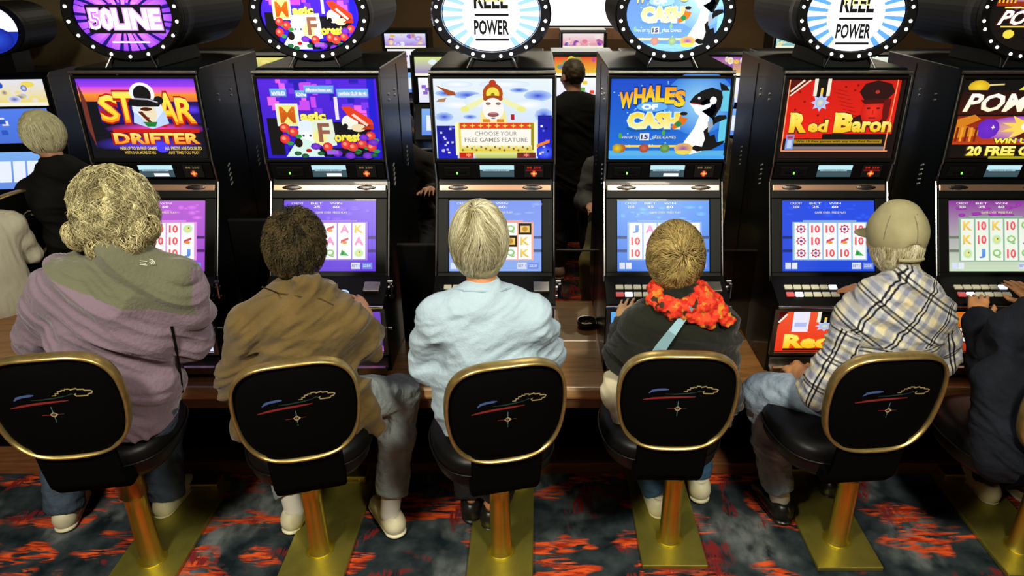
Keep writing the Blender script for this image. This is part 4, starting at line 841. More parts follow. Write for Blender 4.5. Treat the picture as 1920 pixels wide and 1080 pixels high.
def person(name, label, S):
    """S: joints in world metres. hip neck head(centre) hf(head yaw,pitch) sh/el/wr/kn/an pairs (left, right)"""
    hip, nk, hd = V3(*S['hip']), V3(*S['neck']), V3(*S['head']); yaw = S.get('yaw', 0); sc = S.get('sc', 1)
    org = np.array([hip[0], hip[1], 0]); r = empty('person', org, 0, label, 'person', S.get('group')); g = S.get('g', 1.0); h = S.get('h', .006)
    rt = np.array([cos(yaw), sin(yaw), 0]); fw = np.array([-sin(yaw), cos(yaw), 0]); hR = frame(*S.get('hf', (0, 0, 0)))
    sh, el, wr, kn, an = [[V3(*p) for p in S[k]] for k in ('sh', 'el', 'wr', 'kn', 'an')]; hl = [V3(*p) for p in S.get('hl', [fw, fw])]
    hj = [hip-rt*.095*sc, hip+rt*.095*sc]; ch = lerp(hip, nk, .68); be = lerp(hip, nk, .3)
    sp = nrm(nk-hip); tR = np.stack([rt, nrm(np.cross(sp, rt)), sp], 1)
    cr, br = np.array(S.get('chest', (.165, .11, .17))), np.array(S.get('belly', (.16, .12, .16))); pr = np.array(S.get('pelvis', (.175, .13, .13)))
    def trunk(v, e, k=.06):
        v.ell(hip, pr+e, tR, k); v.ell(be, br+e, tR, k); v.ell(ch, cr+e, tR, k)
        for i in (0, 1):
            q = lerp(sh[i], nk, .0); v.cone(lerp(nk, ch, .18), q, .055*sc+e, .058*sc+e, k)
    # body: one continuous skin
    v = Vol(h); trunk(v, -.032)
    v.cone(lerp(nk, ch, .1), hd-hR@V3(0, .012, .06)*sc, .056*sc, .05*sc, .02)
    H3 = lambda x, y, z: hd+hR@(np.array([x, y, z])*sc)
    v.ell(H3(0, -.006, .018), np.array([.074, .093, .093])*sc, hR, .02).ell(H3(0, .03, -.045), np.array([.056, .062, .066])*sc, hR, .03)
    v.ell(H3(0, .075, -.088), np.array([.024, .018, .018])*sc, hR, .02).cone(H3(0, .092, -.005), H3(0, .112, -.035), .008*sc, .014*sc, .012)
    for s in (-1, 1):
        v.ell(H3(s*.032, .098, .006), np.array([.017, .014, .011])*sc, hR, .01, -1); v.ell(H3(s*.042, .07, -.03), np.array([.02, .02, .02])*sc, hR, .02)
        v.ell(H3(s*.078, -.004, -.016), np.array([.010, .018, .031])*sc, hR, .006)
    v.ell(H3(0, .094, -.063), np.array([.022, .011, .006])*sc, hR, .004)
    ar = S.get('arm', (.05, .042, .03)); leg = S.get('leg', (.085, .058, .04))
    for i in (0, 1):
        v.chain([sh[i], el[i], lerp(el[i], wr[i], .35), wr[i]], [ar[0]*sc, ar[1]*sc*.95, ar[1]*sc*.98, .027*sc], .02)
        hd_, pn_, cu = S.get('hands', [((wr[0]-el[0]), (0, 0, 1), .6), ((wr[1]-el[1]), (0, 0, 1), .6)])[i]
        hand(v, wr[i], hd_, pn_, (1 if i == 0 else -1), cu, S.get('hsc', 1)*sc)
        v.chain([hj[i], kn[i], lerp(kn[i], an[i], .3), an[i]], [leg[0]*.85*sc, leg[1]*.95*sc, leg[1]*.95*sc, leg[2]*.8*sc], .03)
        v.cone(an[i], an[i]+hl[i]*.10*sc-V3(0, 0, .05), .034*sc, .028*sc, .02)
    me, _ = v.mesh('body', org); obj('body', me, S.get('skin', SKIN), r)
    for s in (-1, 1):
        b = bmesh.new(); bmesh.ops.create_uvsphere(b, u_segments=12, v_segments=8, radius=.011*sc); e = obj('eye', b, EYEW, r, Vector(H3(s*.032, .083, .006)-org), smooth=True)
        b = bmesh.new(); bmesh.ops.create_uvsphere(b, u_segments=10, v_segments=6, radius=.0058*sc); obj('iris', b, IRIS, e, Vector(hR@V3(0, .0072, 0)), smooth=True)
    # upper garment
    up = S['top']; e = up.get('e', .006); v = Vol(up.get('h', .0065)); trunk(v, e)
    hem = up.get('hem', .0)
    v.ell(hip+sp*(-hem), pr*1.0+e+.006, tR, .05)
    cw = up.get('cuff', 1.0); k_ = up.get('fore', (1, 1))
    for i in (0, 1):
        rr = up.get('sleeve', (.062, .056, .042)); w2 = lerp(el[i], wr[i], k_[i])
        v.chain([sh[i], lerp(sh[i], el[i], .5), el[i], w2], [rr[0]*sc, (rr[0]+rr[1])/2*sc*1.02, rr[1]*sc, (rr[1]+(rr[2]-rr[1])*k_[i])*sc], .025)
    for q in up.get('extra', []): getattr(v, q[0])(*q[1:])
    v.cone(lerp(nk, ch, .1), nk+sp*up.get('collar', .0), .07*sc, up.get('cr', .062)*sc, .03)
    if up.get('z0') is not None: v.cut((hip[0], hip[1], up['z0']), up.get('zn', (0, 0, -1)))
    if up.get('ncut', True): v.ell(hd-hR@V3(0, -.02, .02)*sc, (up.get('nr', .085)*sc, .12*sc, .125*sc), hR, .01, -1)
    me, W = v.mesh(up['name'], org, up.get('folds'))
    if up.get('color'): addcol(me, up['color'](W, dict(sh=sh, el=el, wr=wr, hip=hip, nk=nk, rt=rt, fw=fw, sp=sp)))
    top = obj(up['name'], me, up['mat'], r)
    if up.get('label'): top['label'] = up['label']
    # trousers
    tr = S.get('trousers')
    if tr:
        v = Vol(.0075); v.ell(hip-sp*.01, pr+.002, tR, .05); q = tr.get('r', (.1, .075, .06))
        for i in (0, 1):
            a2 = lerp(kn[i], an[i], tr.get('len', .93)); v.chain([hj[i], kn[i], lerp(kn[i], an[i], .4), a2], [q[0]*sc, q[1]*sc, (q[1]*.55+q[2]*.45)*sc, q[2]*sc], .035)
            d_ = nrm(an[i]-kn[i]); v.pr.append(('e', a2+d_*.05, np.array([.075, .075, .045])*sc, np.stack([rt, np.cross(d_, rt), d_], 1), 0, .006, -1)) if tr.get('open', True) else None
        me, W = v.mesh('trousers', org, folds(tr.get('f', .006), 9, 9, 16, tr.get('rot', .3), 2)); obj('trousers', me, tr['mat'], r)
    for i in (0, 1):
        if S.get('sock') is not None:
            d_ = nrm(kn[i]-an[i]); so = Vol(.006).cone(an[i]-d_*.03, an[i]+d_*.10, .042*sc, .045*sc).mesh('sock', org)[0]; obj('sock', so, S['sock'], r)
        f_ = nrm(hl[i]*V3(1, 1, 0)); sd = V3(f_[1], -f_[0], 0); a = an[i]; fl = V3(a[0], a[1], S.get('floor', [.0, .0])[i]); b_ = a-V3(0, 0, .0)
        v = Vol(.005); z = fl+V3(0, 0, .034); R_ = np.stack([sd, f_, V3(0, 0, 1)], 1)
        v.cone(z-f_*.035+V3(0, 0, .008), z+f_*.15, .042, .034, .02, (V3(0, 0, 1), 1.0)); v.ell(z-f_*.02+V3(0, 0, .03), (.045, .060, .052), R_, .03); v.ell(z+f_*.06+V3(0, 0, .022), (.046, .09, .042), R_, .03); v.ell(z+f_*.14, (.044, .06, .032), R_, .02)
        v.ell(z-f_*.025+V3(0, 0, .085), (.030, .036, .03), R_, .01, -1); v.cut(fl+V3(0, 0, .008), (0, 0, -1))
        me, _ = v.mesh('shoe', org); so_ = obj('shoe', me, S.get('shoe', VINYL), r)
        v = Vol(.005); v.cone(fl+V3(0, 0, .016)-f_*.04, fl+V3(0, 0, .016)+f_*.155, .047, .050, .01, (V3(0, 0, 1), 3.0)); v.cut(fl+V3(0, 0, .003), (0, 0, -1)); me, _ = v.mesh('sole', org); obj('sole', me, S.get('sole', S.get('shoe', VINYL)), so_)
        if S.get('laces'): obj('shoe_badge', tb([Vector(fl+V3(0, 0, .05)-org)-Vector(f_*.06)+Vector(sd*.02)+Vector((0, 0, .012)), Vector(fl+V3(0, 0, .05)-org)-Vector(f_*.06)-Vector(sd*.012)+Vector((0, 0, .012))], .008, 8), S['laces'], so_)
    return r, org, hR, tR
# ---------------------------------------------------------------- people
from mathutils.bvhtree import BVHTree
def s2l(*c): return tuple((x/255)**2.2 for x in c)
def Fl(px, py, z=.0): a = TH+atan((py-CY)/F); p = P(px, py, (H-z)/tan(a)); p.z = z; return p
def denim(name, c, v=.35): return mat(name, s2l(*c), .85, var=v, scale=14, bump=.4, bscale=260, stretch=(1, 1, .5), spec=.2)
def hairshell(r, org, hd, hR, parts, m, amp=.006, fr=60, h=.006, name='hair'):
    v = Vol(h)
    for (c, rr) in parts: v.ell(hd+hR@np.array(c), rr, hR, .02)
    v.ell(hd+hR@np.array((0, .10, -.045)), (.075, .07, .085), hR, .02, -1)
    me, V = v.mesh(name, org, lambda W: amp*vnoise(W*fr)+amp*.6*vnoise(W*fr*2.1+4), relax=1); return obj(name, me, m, r)
def surf(o, org):
    me = o.data; n = len(me.vertices); a = np.empty(n*3, 'f'); me.vertices.foreach_get('co', a); V = a.reshape(-1, 3)+org
    q = np.empty(len(me.polygons)*4, 'i'); me.polygons.foreach_get('vertices', q); t = BVHTree.FromPolygons([tuple(x) for x in V.tolist()], q.reshape(-1, 4).tolist())
    def hit(px, py, off=.003):
        d = (P(px, py, 2.4)-Vector((0, 0, H))).normalized(); loc, n_, i, dd = t.ray_cast(Vector((0, 0, H)), d); return (loc-d*off) if loc else P(px, py, 2.2)
    return hit
def ribbon(pts, w, m, parent, name, org, seg=6, thick=.002):
    b = bmesh.new(); pts = [Vector(p) for p in pts]; R = []
    for i, p in enumerate(pts):
        t = (pts[min(i+1, len(pts)-1)]-pts[max(i-1, 0)]).normalized(); vw = (Vector((0, 0, H))-p).normalized(); s = t.cross(vw).normalized(); wi = w if not isinstance(w, (list, tuple)) else w[i]
        q = p-Vector(org); R.append([b.verts.new(q+s*wi/2+vw*thick), b.verts.new(q-s*wi/2+vw*thick), b.verts.new(q-s*wi/2-vw*thick), b.verts.new(q+s*wi/2-vw*thick)])
    for A, B in zip(R, R[1:]):
        for k in range(4): b.faces.new((A[k], A[(k+1) % 4], B[(k+1) % 4], B[k]))
    b.faces.new(R[0][::-1]); b.faces.new(R[-1]); bmesh.ops.recalc_face_normals(b, faces=b.faces[:])
    return obj(name, b, m, parent)
WSHOE = mat('cream_leather', s2l(225, 220, 185), .5, var=.1, scale=20); SOCKW = mat('white_sock', s2l(215, 212, 200), .9, bump=.3)
# ---- 1 lavender fleece
def fleece_col(V, J):
    sp, rt = J['sp'], J['rt']; q = V-J['nk']; z = q@sp; x = q@rt
    yoke = z+.0-(-.135-.10*x+.25*np.maximum(0, x-.05)**1.0*0); arm = np.maximum(np.abs(x)-.235, 0)
    c = np.tile(np.array(s2l(118, 101, 114)), (len(V), 1)); m = (z > -.115-.16*np.clip(x, -.3, .3)-.00) & (np.abs(x+.0) < .225)
    c[m] = s2l(98, 99, 80); return c
S1 = dict(hip=(-1.575, 2.27, .78), neck=P(220, 478, 2.24), head=P(220, 386, 2.33), hf=(0, -.12, 0), sc=1.08, h=.006,
    sh=(P(122, 535, 2.24), P(328, 535, 2.26)), el=(P(80, 632, 2.34), P(352, 632, 2.34)), wr=(P(200, 610, 2.70), P(335, 598, 2.70)),
    kn=((-2.08, 2.68, .66), (-1.70, 2.76, .60)), an=(Fl(122, 950, .085), Fl(312, 928, .085)), hl=[(-.25, .9, 0), (.1, 1, 0)],
    chest=(.19, .125, .19), belly=(.20, .14, .19), pelvis=(.205, .16, .14), leg=(.1, .065, .045), shoe=WSHOE, sole=WSHOE,
    top=dict(name='fleece_jacket', mat=attr_mat('fleece', .95, spec=.1), color=fleece_col, e=.016, sleeve=(.083, .083, .055), fore=(.9, .9), z0=.715, hem=.03, cr=.058, collar=-.03, nr=.07, h=.0055, folds=folds(.030, 3.2, 4, 11, .75, 1, .3)),
    trousers=dict(mat=denim('blue_jeans', (70, 84, 100)), r=(.11, .085, .072), len=.98))
MATS['fleece'].node_tree.nodes['Principled BSDF'].inputs['Sheen Weight'].default_value = .3
r, org, hR, tR = person('person', 'person in a lavender fleece jacket with grey shoulders and big curly hair', S1)
hd = V3(*S1['head'])
o = hairshell(r, org, hd, hR, [((0, -.012, .012), (.106, .116, .128)), ((-.085, -.07, -.080), (.046, .045, .046)), ((0, -.03, -.08), (.095, .08, .06)), ((.06, -.02, -.07), (.055, .07, .055))], mat('curly_hair_base', s2l(120, 110, 70), .8), .012, 42)
tag(hair(o, org, hd+hR@V3(0, -.012, -.018), (.112, .120, .152), hR, (.0, .45, .9), 4200, 13, .019, s2l(78, 68, 38), s2l(228, 218, 165), curl=2.0, w_=.0017, lift=.0022, low=-.92, gravity=.6, freq=95, seed=2, lump=.022, wild=.9, name='curls'), kind='stuff')
for c_, s_ in (((-.085, -.085, -.075), 5), ((.06, -.085, -.10), 6), ((-.01, -.10, -.11), 7), ((.10, -.05, -.06), 9)):
    tag(hair(o, org, hd+hR@V3(*c_), (.052, .045, .050), hR, (0, -.3, .9), 480, 9, .014, s2l(120, 106, 62), s2l(232, 220, 170), curl=1.5, w_=.0014, lift=.0012, low=-1.2, front=1.2, gravity=.5, freq=110, seed=s_, lump=.008, wild=.8, name='curls'), kind='stuff')
top = [c for c in r.children if c.name.startswith('fleece_jacket')][0]; hit = surf(top, org); LOGO = mat('white_stitching', s2l(200, 200, 180), .6)
lg = ribbon([hit(283, 496), hit(289, 498)], .018, LOGO, top, 'chest_logo', (0, 0, 0)); bpy.data.objects.remove(lg)
def logo(cx, cy, k):
    b = bmesh.new()
    for i, rr in enumerate((5, 8, 11)):
        pts = [hit(cx+3+rr*k*cos(a), cy+5-rr*k*sin(a), .0035)-Vector(org) for a in np.linspace(pi*.5, pi*.0+.05, 7)]; tube(b, pts, .0017, 5)
    for j in range(3): tube(b, [hit(cx-15, cy-3+3.5*j, .0035)-Vector(org), hit(cx-1-2*(j == 1), cy-1.5+3.5*j, .0035)-Vector(org)], .0016, 5)
    return b
tag(obj('logo', logo(277, 492, 1.0), LOGO, top), kind='stuff')
obj('side_zip', tb([hit(322, 612, .002)-Vector(org), hit(330, 650, .002)-Vector(org), hit(338, 700, .002)-Vector(org), hit(342, 735, .002)-Vector(org)], .005, 6), PLASTIC, top)
# ---- 2 brown jacket
S2 = dict(hip=(-.875, 2.35, .74), neck=P(562, 545, 2.36), head=P(556, 455, 2.42), hf=(-.12, -.1, 0), sc=1.0,
    sh=(P(462, 606, 2.30), P(650, 604, 2.36)), el=(P(446, 712, 2.36), P(690, 652, 2.46)), wr=(P(510, 650, 2.68), P(684, 588, 2.66)),
    kn=(P(505, 770, 2.72), P(752, 738, 2.66)), an=(Fl(550, 948, .10), Fl(732, 950, .12)), hl=[(.05, 1, 0), (-.55, .85, 0)],
    hands=[((.1, 1, -.1), (0, 0, 1), .6), (P(640, 528, 2.80)-P(684, 588, 2.66), (.2, -.2, 1), .35)],
    chest=(.18, .12, .18), belly=(.185, .135, .19), pelvis=(.19, .145, .13), shoe=WSHOE, sole=mat('white_sole', s2l(225, 222, 190), .5), sock=SOCKW, laces=mat('green_badge', s2l(50, 90, 50), .6),
    top=dict(name='suede_jacket', mat=mat('brown_suede', s2l(98, 81, 48), .9, var=.22, scale=9, bump=.25, bscale=220, spec=.15, sheen=.2), e=.014, sleeve=(.074, .070, .050), fore=(.9, .42), hem=.05, z0=.60, collar=.01, cr=.066, nr=.07,
        extra=[('cone', P(668, 730, 2.36), P(700, 815, 2.36), .06, .055, .05, ((.3, .95, 0), 1.5)), ('cone', P(560, 528, 2.30), P(600, 540, 2.34), .03, .03, .03), ('cone', P(452, 690, 2.34), P(460, 800, 2.3), .07, .06, .05)], folds=folds(.022, 3.5, 4, 12, -.6, 3, .35)),
    trousers=dict(mat=denim('grey_jeans', (150, 160, 158)), r=(.1, .078, .07), len=.84, f=.008))
r, org, hR, tR = person('person', 'person in a brown suede jacket with short dark curly hair', S2)
hd = V3(*S2['head'])
o = hairshell(r, org, hd, hR, [((0, -.012, .025), (.089, .104, .094)), ((0, -.045, -.045), (.074, .062, .06))], mat('dark_hair_base', s2l(30, 25, 15), .7), .006, 70, .005)
tag(hair(o, org, hd+hR@V3(0, -.014, .0), (.094, .110, .120), hR, (0, -.2, .95), 3600, 8, .007, s2l(22, 18, 12), s2l(92, 78, 45), curl=2.6, w_=.0015, lift=.0022, low=-.62, freq=200, seed=3, lump=.005, wild=.8, name='curls'), kind='stuff')
top = [c for c in r.children if c.name.startswith('suede_jacket')][0]; hit = surf(top, org)
obj('collar_seam', tb([hit(x, y, .001)-Vector(org) for x, y in ((492, 538), (520, 549), (560, 556), (600, 560), (625, 572))], .0028, 6), mat('dark_seam', s2l(60, 45, 22), .8), top)
# ---- 3 pale blue top
S3 = dict(hip=(-.165, 2.33, .75), neck=P(904, 558, 2.32), head=P(902, 443, 2.40), hf=(0, -.14, 0), sc=1.04,
    sh=(P(822, 598, 2.30), P(1000, 598, 2.30)), el=(P(806, 680, 2.36), P(1022, 668, 2.38)), wr=(P(850, 610, 2.70), P(985, 600, 2.70)),
    kn=((-.33, 2.78, .60), (-.02, 2.78, .60)), an=(Fl(884, 936, .08), Fl(922, 950, .08)), hl=[(-.1, 1, 0), (.1, 1, 0)],
    chest=(.195, .125, .185), belly=(.215, .15, .18), pelvis=(.215, .165, .14), skin=mat('tanned_skin', s2l(190, 125, 80), .5, var=.12, scale=25),
    top=dict(name='blue_top', mat=mat('pale_blue_knit', s2l(168, 190, 205), .85, var=.05, scale=9, bump=.15, bscale=400, spec=.15), e=.008, sleeve=(.072, .066, .042), fore=(.92, .92), hem=.04, z0=.655, collar=-.045, cr=.05, nr=.082, folds=folds(.020, 3.2, 4, 13, -.5, 5, .3)),
    trousers=dict(mat=mat('black_trousers', (.006, .006, .007), .8, bump=.2), r=(.115, .085, .07)), shoe=mat('black_shoe', (.012, .011, .01), .35))
r, org, hR, tR = person('person', 'person in a pale blue long-sleeved top with straight grey-blond hair', S3)
hd = V3(*S3['head'])
top = [c for c in r.children if c.name.startswith('blue_top')][0]; hit = surf(top, org)
obj('neckband', tb([hit(x, y, .001)-Vector(org) for x, y in ((852, 541), (870, 545), (905, 547), (940, 545), (957, 540))], .0045, 6), mat('pale_blue_rib', s2l(150, 176, 190), .85), top)
nk_ = mat('gold_chain', s2l(190, 140, 70), .3, .9)
body = [c for c in r.children if c.name.startswith('body')][0]
o = hairshell(r, org, hd, hR, [((0, -.015, .02), (.094, .112, .108)), ((0, -.05, -.07), (.078, .065, .075))], mat('grey_hair_base', s2l(150, 142, 105), .6), .004, 50, .005)
tag(hair(o, org, hd+hR@V3(-.006, -.018, -.006), (.101, .120, .139), hR, (-.15, -.5, .86), 5200, 13, .0135, s2l(120, 110, 70), s2l(232, 228, 196), curl=.25, w_=.0011, lift=.0006, low=-.45, gravity=.8, freq=25, seed=4, lump=.004, wild=.25, name='strands'), kind='stuff')
# ---- 4 scarf
S4 = dict(hip=(.56, 2.41, .73), neck=P(1272, 560, 2.38), head=P(1265, 476, 2.44), hf=(.05, -.1, 0), sc=.94,
    sh=(P(1198, 618, 2.37), P(1340, 612, 2.38)), el=(P(1172, 668, 2.44), P(1350, 672, 2.42)), wr=(P(1166, 602, 2.68), P(1325, 605, 2.70)),
    kn=(P(1160, 735, 2.72), (.72, 2.82, .60)), an=(Fl(1232, 930, .08), (.75, 2.7, .08)), hl=[(-.1, 1, 0), (.1, 1, 0)],
    hands=[(P(1186, 545, 2.82)-P(1166, 602, 2.68), (-.1, -.35, 1), .25), ((.1, 1, -.1), (0, 0, 1), .6)],
    chest=(.185, .125, .17), belly=(.21, .15, .17), pelvis=(.205, .16, .13), shoe=WSHOE, sole=WSHOE, sock=SOCKW,
    skin=mat('fair_skin', s2l(205, 160, 110), .5, var=.1, scale=25),
    top=dict(name='dark_sweater', mat=mat('charcoal_knit', s2l(34, 36, 30), .95, var=.2, scale=12, bump=.3, bscale=350, spec=.1, sheen=.15), e=.012, sleeve=(.078, .082, .045), fore=(.86, .86), hem=.03, z0=.66, collar=.02, nr=.07, folds=folds(.018, 3.5, 4, 12, .5, 7, .35)),
    trousers=dict(mat=denim('bright_blue_jeans', (60, 88, 118)), r=(.105, .08, .06)))
r, org, hR, tR = person('person', 'person in a dark sweater with a red leaf scarf and short brown hair', S4)
hd = V3(*S4['head'])
o = hairshell(r, org, hd, hR, [((0, -.012, .022), (.092, .108, .100)), ((0, -.05, -.055), (.074, .062, .07))], mat('brown_hair_base', s2l(105, 85, 45), .6), .006, 55, .005)
tag(hair(o, org, hd+hR@V3(0, -.016, -.002), (.099, .114, .122), hR, (.0, -.92, .25), 4200, 8, .0115, s2l(78, 60, 30), s2l(205, 180, 112), curl=.6, w_=.0012, lift=.0012, low=-.62, gravity=.05, freq=50, seed=8, lump=.006, wild=.5, name='strands'), kind='stuff')
LEAF, N, L, B = nt('leaf_print'); B.inputs['Roughness'].default_value = .9
tc = N.new('ShaderNodeTexCoord'); vo = N.new('ShaderNodeTexVoronoi'); vo.inputs['Scale'].default_value = 62; nn = N.new('ShaderNodeTexNoise'); nn.inputs['Scale'].default_value = 60; mx = N.new('ShaderNodeMix'); mx.data_type = 'RGBA'; mx.inputs[0].default_value = .02
L.new(tc.outputs['Object'], nn.inputs[0]); L.new(tc.outputs['Object'], mx.inputs[6]); L.new(nn.outputs[1], mx.inputs[7]); L.new(mx.outputs[2], vo.inputs['Vector'])
cr_ = N.new('ShaderNodeValToRGB'); cr_.color_ramp.interpolation = 'CONSTANT'; E = cr_.color_ramp.elements
for p_, c_ in ((0, (205, 45, 22)), (.28, (238, 70, 35)), (.52, (190, 30, 18)), (.66, (60, 40, 18)), (.76, (190, 120, 35)), (.88, (225, 60, 30))):
    e = E[0] if p_ == 0 else E.new(p_); e.position = p_; e.color = (*s2l(*c_), 1)
E[-1].color = (*s2l(110, 90, 30), 1)
sx = N.new('ShaderNodeSeparateColor'); L.new(vo.outputs['Color'], sx.inputs[0]); L.new(sx.outputs[0], cr_.inputs[0]); L.new(cr_.outputs[0], B.inputs['Base Color'])
top = [c for c in r.children if c.name.startswith('dark_sweater')][0]; hit = surf(top, org)
v = Vol(.005); nkp = V3(*S4['neck'])
def onb(px, py): return V3(*hit(px, py, .006))
ringp = [onb(1222, 562), onb(1250, 572), onb(1285, 578), onb(1322, 566)]
v.chain(ringp, [.024, .030, .030, .028], .02); v.chain([onb(1235, 562), onb(1262, 590), onb(1292, 598)], [.018, .018, .016], .02)
for a_, b_ in (((1300, 560), (1330, 596)), ((1325, 562), (1355, 600)), ((1350, 575), (1368, 602)), ((1300, 590), (1330, 606)), ((1310, 545), (1345, 560))): v.cone(onb(*a_), onb(*b_), .024, .022, .02, (V3(.05, -.8, .55), 1.5))
fr_ = [nkp+V3(cos(a)*.085, sin(a)*.075, .03) for a in np.linspace(-.1, pi+.1, 8)]; v.chain(fr_, [.026]*8, .02)
me, V_ = v.mesh('leaf_scarf', org, lambda W: .007*vnoise(W*55)+.005*vnoise(W*110+3)); sca = obj('leaf_scarf', me, LEAF, r); sca['label'] = 'scarf of red and orange autumn leaves'
hs = surf(sca, org)
pts = [hs(1296, 576, .004)]+[hit(x, y, .012) for x, y in ((1284, 592), (1272, 608), (1260, 624), (1248, 640), (1238, 654), (1232, 664))]
ribbon(pts, [.02, .024, .028, .032, .036, .04, .042], mat('light_blue_strap', s2l(130, 168, 182), .7), r, 'bag_strap', org)
v = Vol(.006); v.chain([P(1150, 708, 2.44), P(1152, 745, 2.40), P(1180, 800, 2.34)], [.04, .055, .045], .03, (V3(.3, .95, 0), 1.6)); me, _ = v.mesh('cream_bag', org, folds(.008, 8, 8, 14, .2, 4)); obj('hanging_sleeve', me, mat('cream_cloth', s2l(190, 180, 150), .8), r)
# ---- 5 plaid shirt
def plaid_uv(V, J):
    q = V-J['nk']; u = q@J['rt']; z = q@J['sp']; out = np.zeros((len(V), 3)); th = .62; m = z > -.20
    out[:, 0] = u; out[:, 1] = z; out[m, 0] = (u*cos(th)-z*sin(th))[m]; out[m, 1] = (u*sin(th)+z*cos(th))[m]
    for i in (0, 1):
        a, b, c = J['sh'][i], J['el'][i], J['wr'][i]
        for (p, e_, off) in ((a, b, 0), (b, c, .27)):
            ax = e_-p; L_ = np.linalg.norm(ax); ax = ax/L_; t = (V-p)@ax; d = V-p-t[:, None]*ax; dist = np.linalg.norm(d, axis=1)
            mm = (dist < .09) & (t > .02) & (t < L_+.06) & ((q@J['rt'])*(-1 if i == 0 else 1) > .15)
            s1 = nrm(np.cross(ax, (0, -.6, .8))); s2 = np.cross(ax, s1); ang = np.arctan2(d@s1, d@s2)
            out[mm, 0] = (ang*.068)[mm]; out[mm, 1] = (t+off)[mm]
    return out+5
PLAID, N, L, B = nt('plaid_cotton'); B.inputs['Roughness'].default_value = .85; B.inputs['Specular IOR Level'].default_value = .15
at = N.new('ShaderNodeVertexColor'); at.layer_name = 'col'; sp_ = N.new('ShaderNodeSeparateColor'); L.new(at.outputs[0], sp_.inputs[0])
def stripes(src, per, stops, ph=0):
    a = N.new('ShaderNodeMath'); a.operation = 'MULTIPLY_ADD'; L.new(src, a.inputs[0]); a.inputs[1].default_value = 1/per; a.inputs[2].default_value = ph
    f = N.new('ShaderNodeMath'); f.operation = 'FRACT'; L.new(a.outputs[0], f.inputs[0]); rp = N.new('ShaderNodeValToRGB'); E = rp.color_ramp.elements; E[0].position = 0; E[0].color = (*s2l(*stops[0][1]), 1); E.remove(E[1])
    for p_, c_ in stops[1:]: e = E.new(p_); e.color = (*s2l(*c_), 1)
    L.new(f.outputs[0], rp.inputs[0]); return rp.outputs[0]
W_, K_, G_, Y_ = (222, 222, 216), (46, 48, 60), (174, 177, 190), (222, 215, 190)
st_ = [(0, G_), (.06, W_), (.10, W_), (.12, K_), (.155, K_), (.175, W_), (.22, W_), (.24, K_), (.275, K_), (.295, W_), (.40, W_), (.44, G_), (.54, G_), (.58, W_), (.64, Y_), (.78, Y_), (.84, G_), (.94, G_)]
m1 = stripes(sp_.outputs[0], .12, st_); m2 = stripes(sp_.outputs[1], .12, st_, .3); mm_ = N.new('ShaderNodeMix'); mm_.data_type = 'RGBA'; mm_.blend_type = 'MULTIPLY'; mm_.inputs[0].default_value = .9; L.new(m1, mm_.inputs[6]); L.new(m2, mm_.inputs[7]); L.new(mm_.outputs[2], B.inputs['Base Color'])
S5 = dict(hip=(1.31, 2.39, .74), neck=P(1692, 532, 2.36), head=P(1678, 447, 2.44), hf=(.12, -.1, 0), sc=1.02,
    sh=(P(1604, 606, 2.36), P(1750, 592, 2.38)), el=(P(1534, 738, 2.34), P(1762, 668, 2.42)), wr=(P(1500, 698, 2.54), P(1645, 556, 2.70)),
    kn=(P(1432, 738, 2.60), (1.40, 2.82, .6)), an=(Fl(1462, 932, .10), (1.36, 2.72, .08)), hl=[(-.25, .95, 0), (.1, 1, 0)],
    hands=[((-.1, 1, -.2), (-.4, 0, 1), .5), (P(1580, 530, 2.80)-P(1645, 556, 2.70), (0, -.3, 1), .4)],
    chest=(.18, .12, .19), belly=(.18, .14, .18), pelvis=(.185, .15, .13), leg=(.09, .06, .04), sock=SOCKW, shoe=mat('black_leather', (.01, .01, .01), .3),
    skin=mat('ruddy_skin', s2l(200, 140, 90), .5, var=.12, scale=25),
    top=dict(name='plaid_shirt', mat=PLAID, color=plaid_uv, e=.010, sleeve=(.068, .066, .052), fore=(.30, .8), hem=.03, z0=.70, h=.005, collar=.035, cr=.066, nr=.065, folds=folds(.017, 4, 4, 13, .5, 9, .35)),
    trousers=dict(mat=denim('faded_jeans', (136, 152, 168)), r=(.1, .080, .068), len=.86, f=.009))
r, org, hR, tR = person('person', 'person in a black and cream plaid shirt wearing a tan baseball cap', S5)
hd = V3(*S5['head'])
o = hairshell(r, org, hd, hR, [((0, -.012, .01), (.080, .096, .094)), ((0, -.040, -.055), (.076, .060, .055))], mat('white_hair_base', s2l(170, 165, 125), .6), .004, 60, .005)
tag(hair(o, org, hd+hR@V3(0, -.016, -.014), (.085, .100, .112), hR, (0, -.1, .98), 2600, 6, .010, s2l(150, 140, 95), s2l(240, 235, 205), curl=.4, w_=.0012, lift=.0008, low=-.62, gravity=.8, freq=40, seed=12, lump=.004, wild=.4, name='strands'), kind='stuff')
v = Vol(.005); v.ell(hd+hR@V3(0, -.008, .022), (.098, .117, .108), hR, .01); v.ell(hd+hR@V3(0, -.008, .10), (.05, .06, .035), hR, .04)
v.cut(hd+hR@V3(0, 0, -.028), hR@V3(0, .22, -1)); v.ell(hd+hR@V3(0, -.135, -.030), (.040, .05, .040), hR, .006, -1)
me, V_ = v.mesh('baseball_cap', org); CAPM = mat('tan_cap_cotton', s2l(146, 140, 104), .85, var=.1, scale=20, bump=.3, bscale=300); cap = obj('baseball_cap', me, CAPM, r); cap['label'] = 'worn tan baseball cap'
v = Vol(.005); v.ell(hd+hR@V3(0, .125, -.012), (.075, .075, .012), hR, .01); me, _ = v.mesh('brim', org); obj('brim', me, CAPM, cap)
SE = mat('cap_seam', s2l(110, 106, 82), .9)
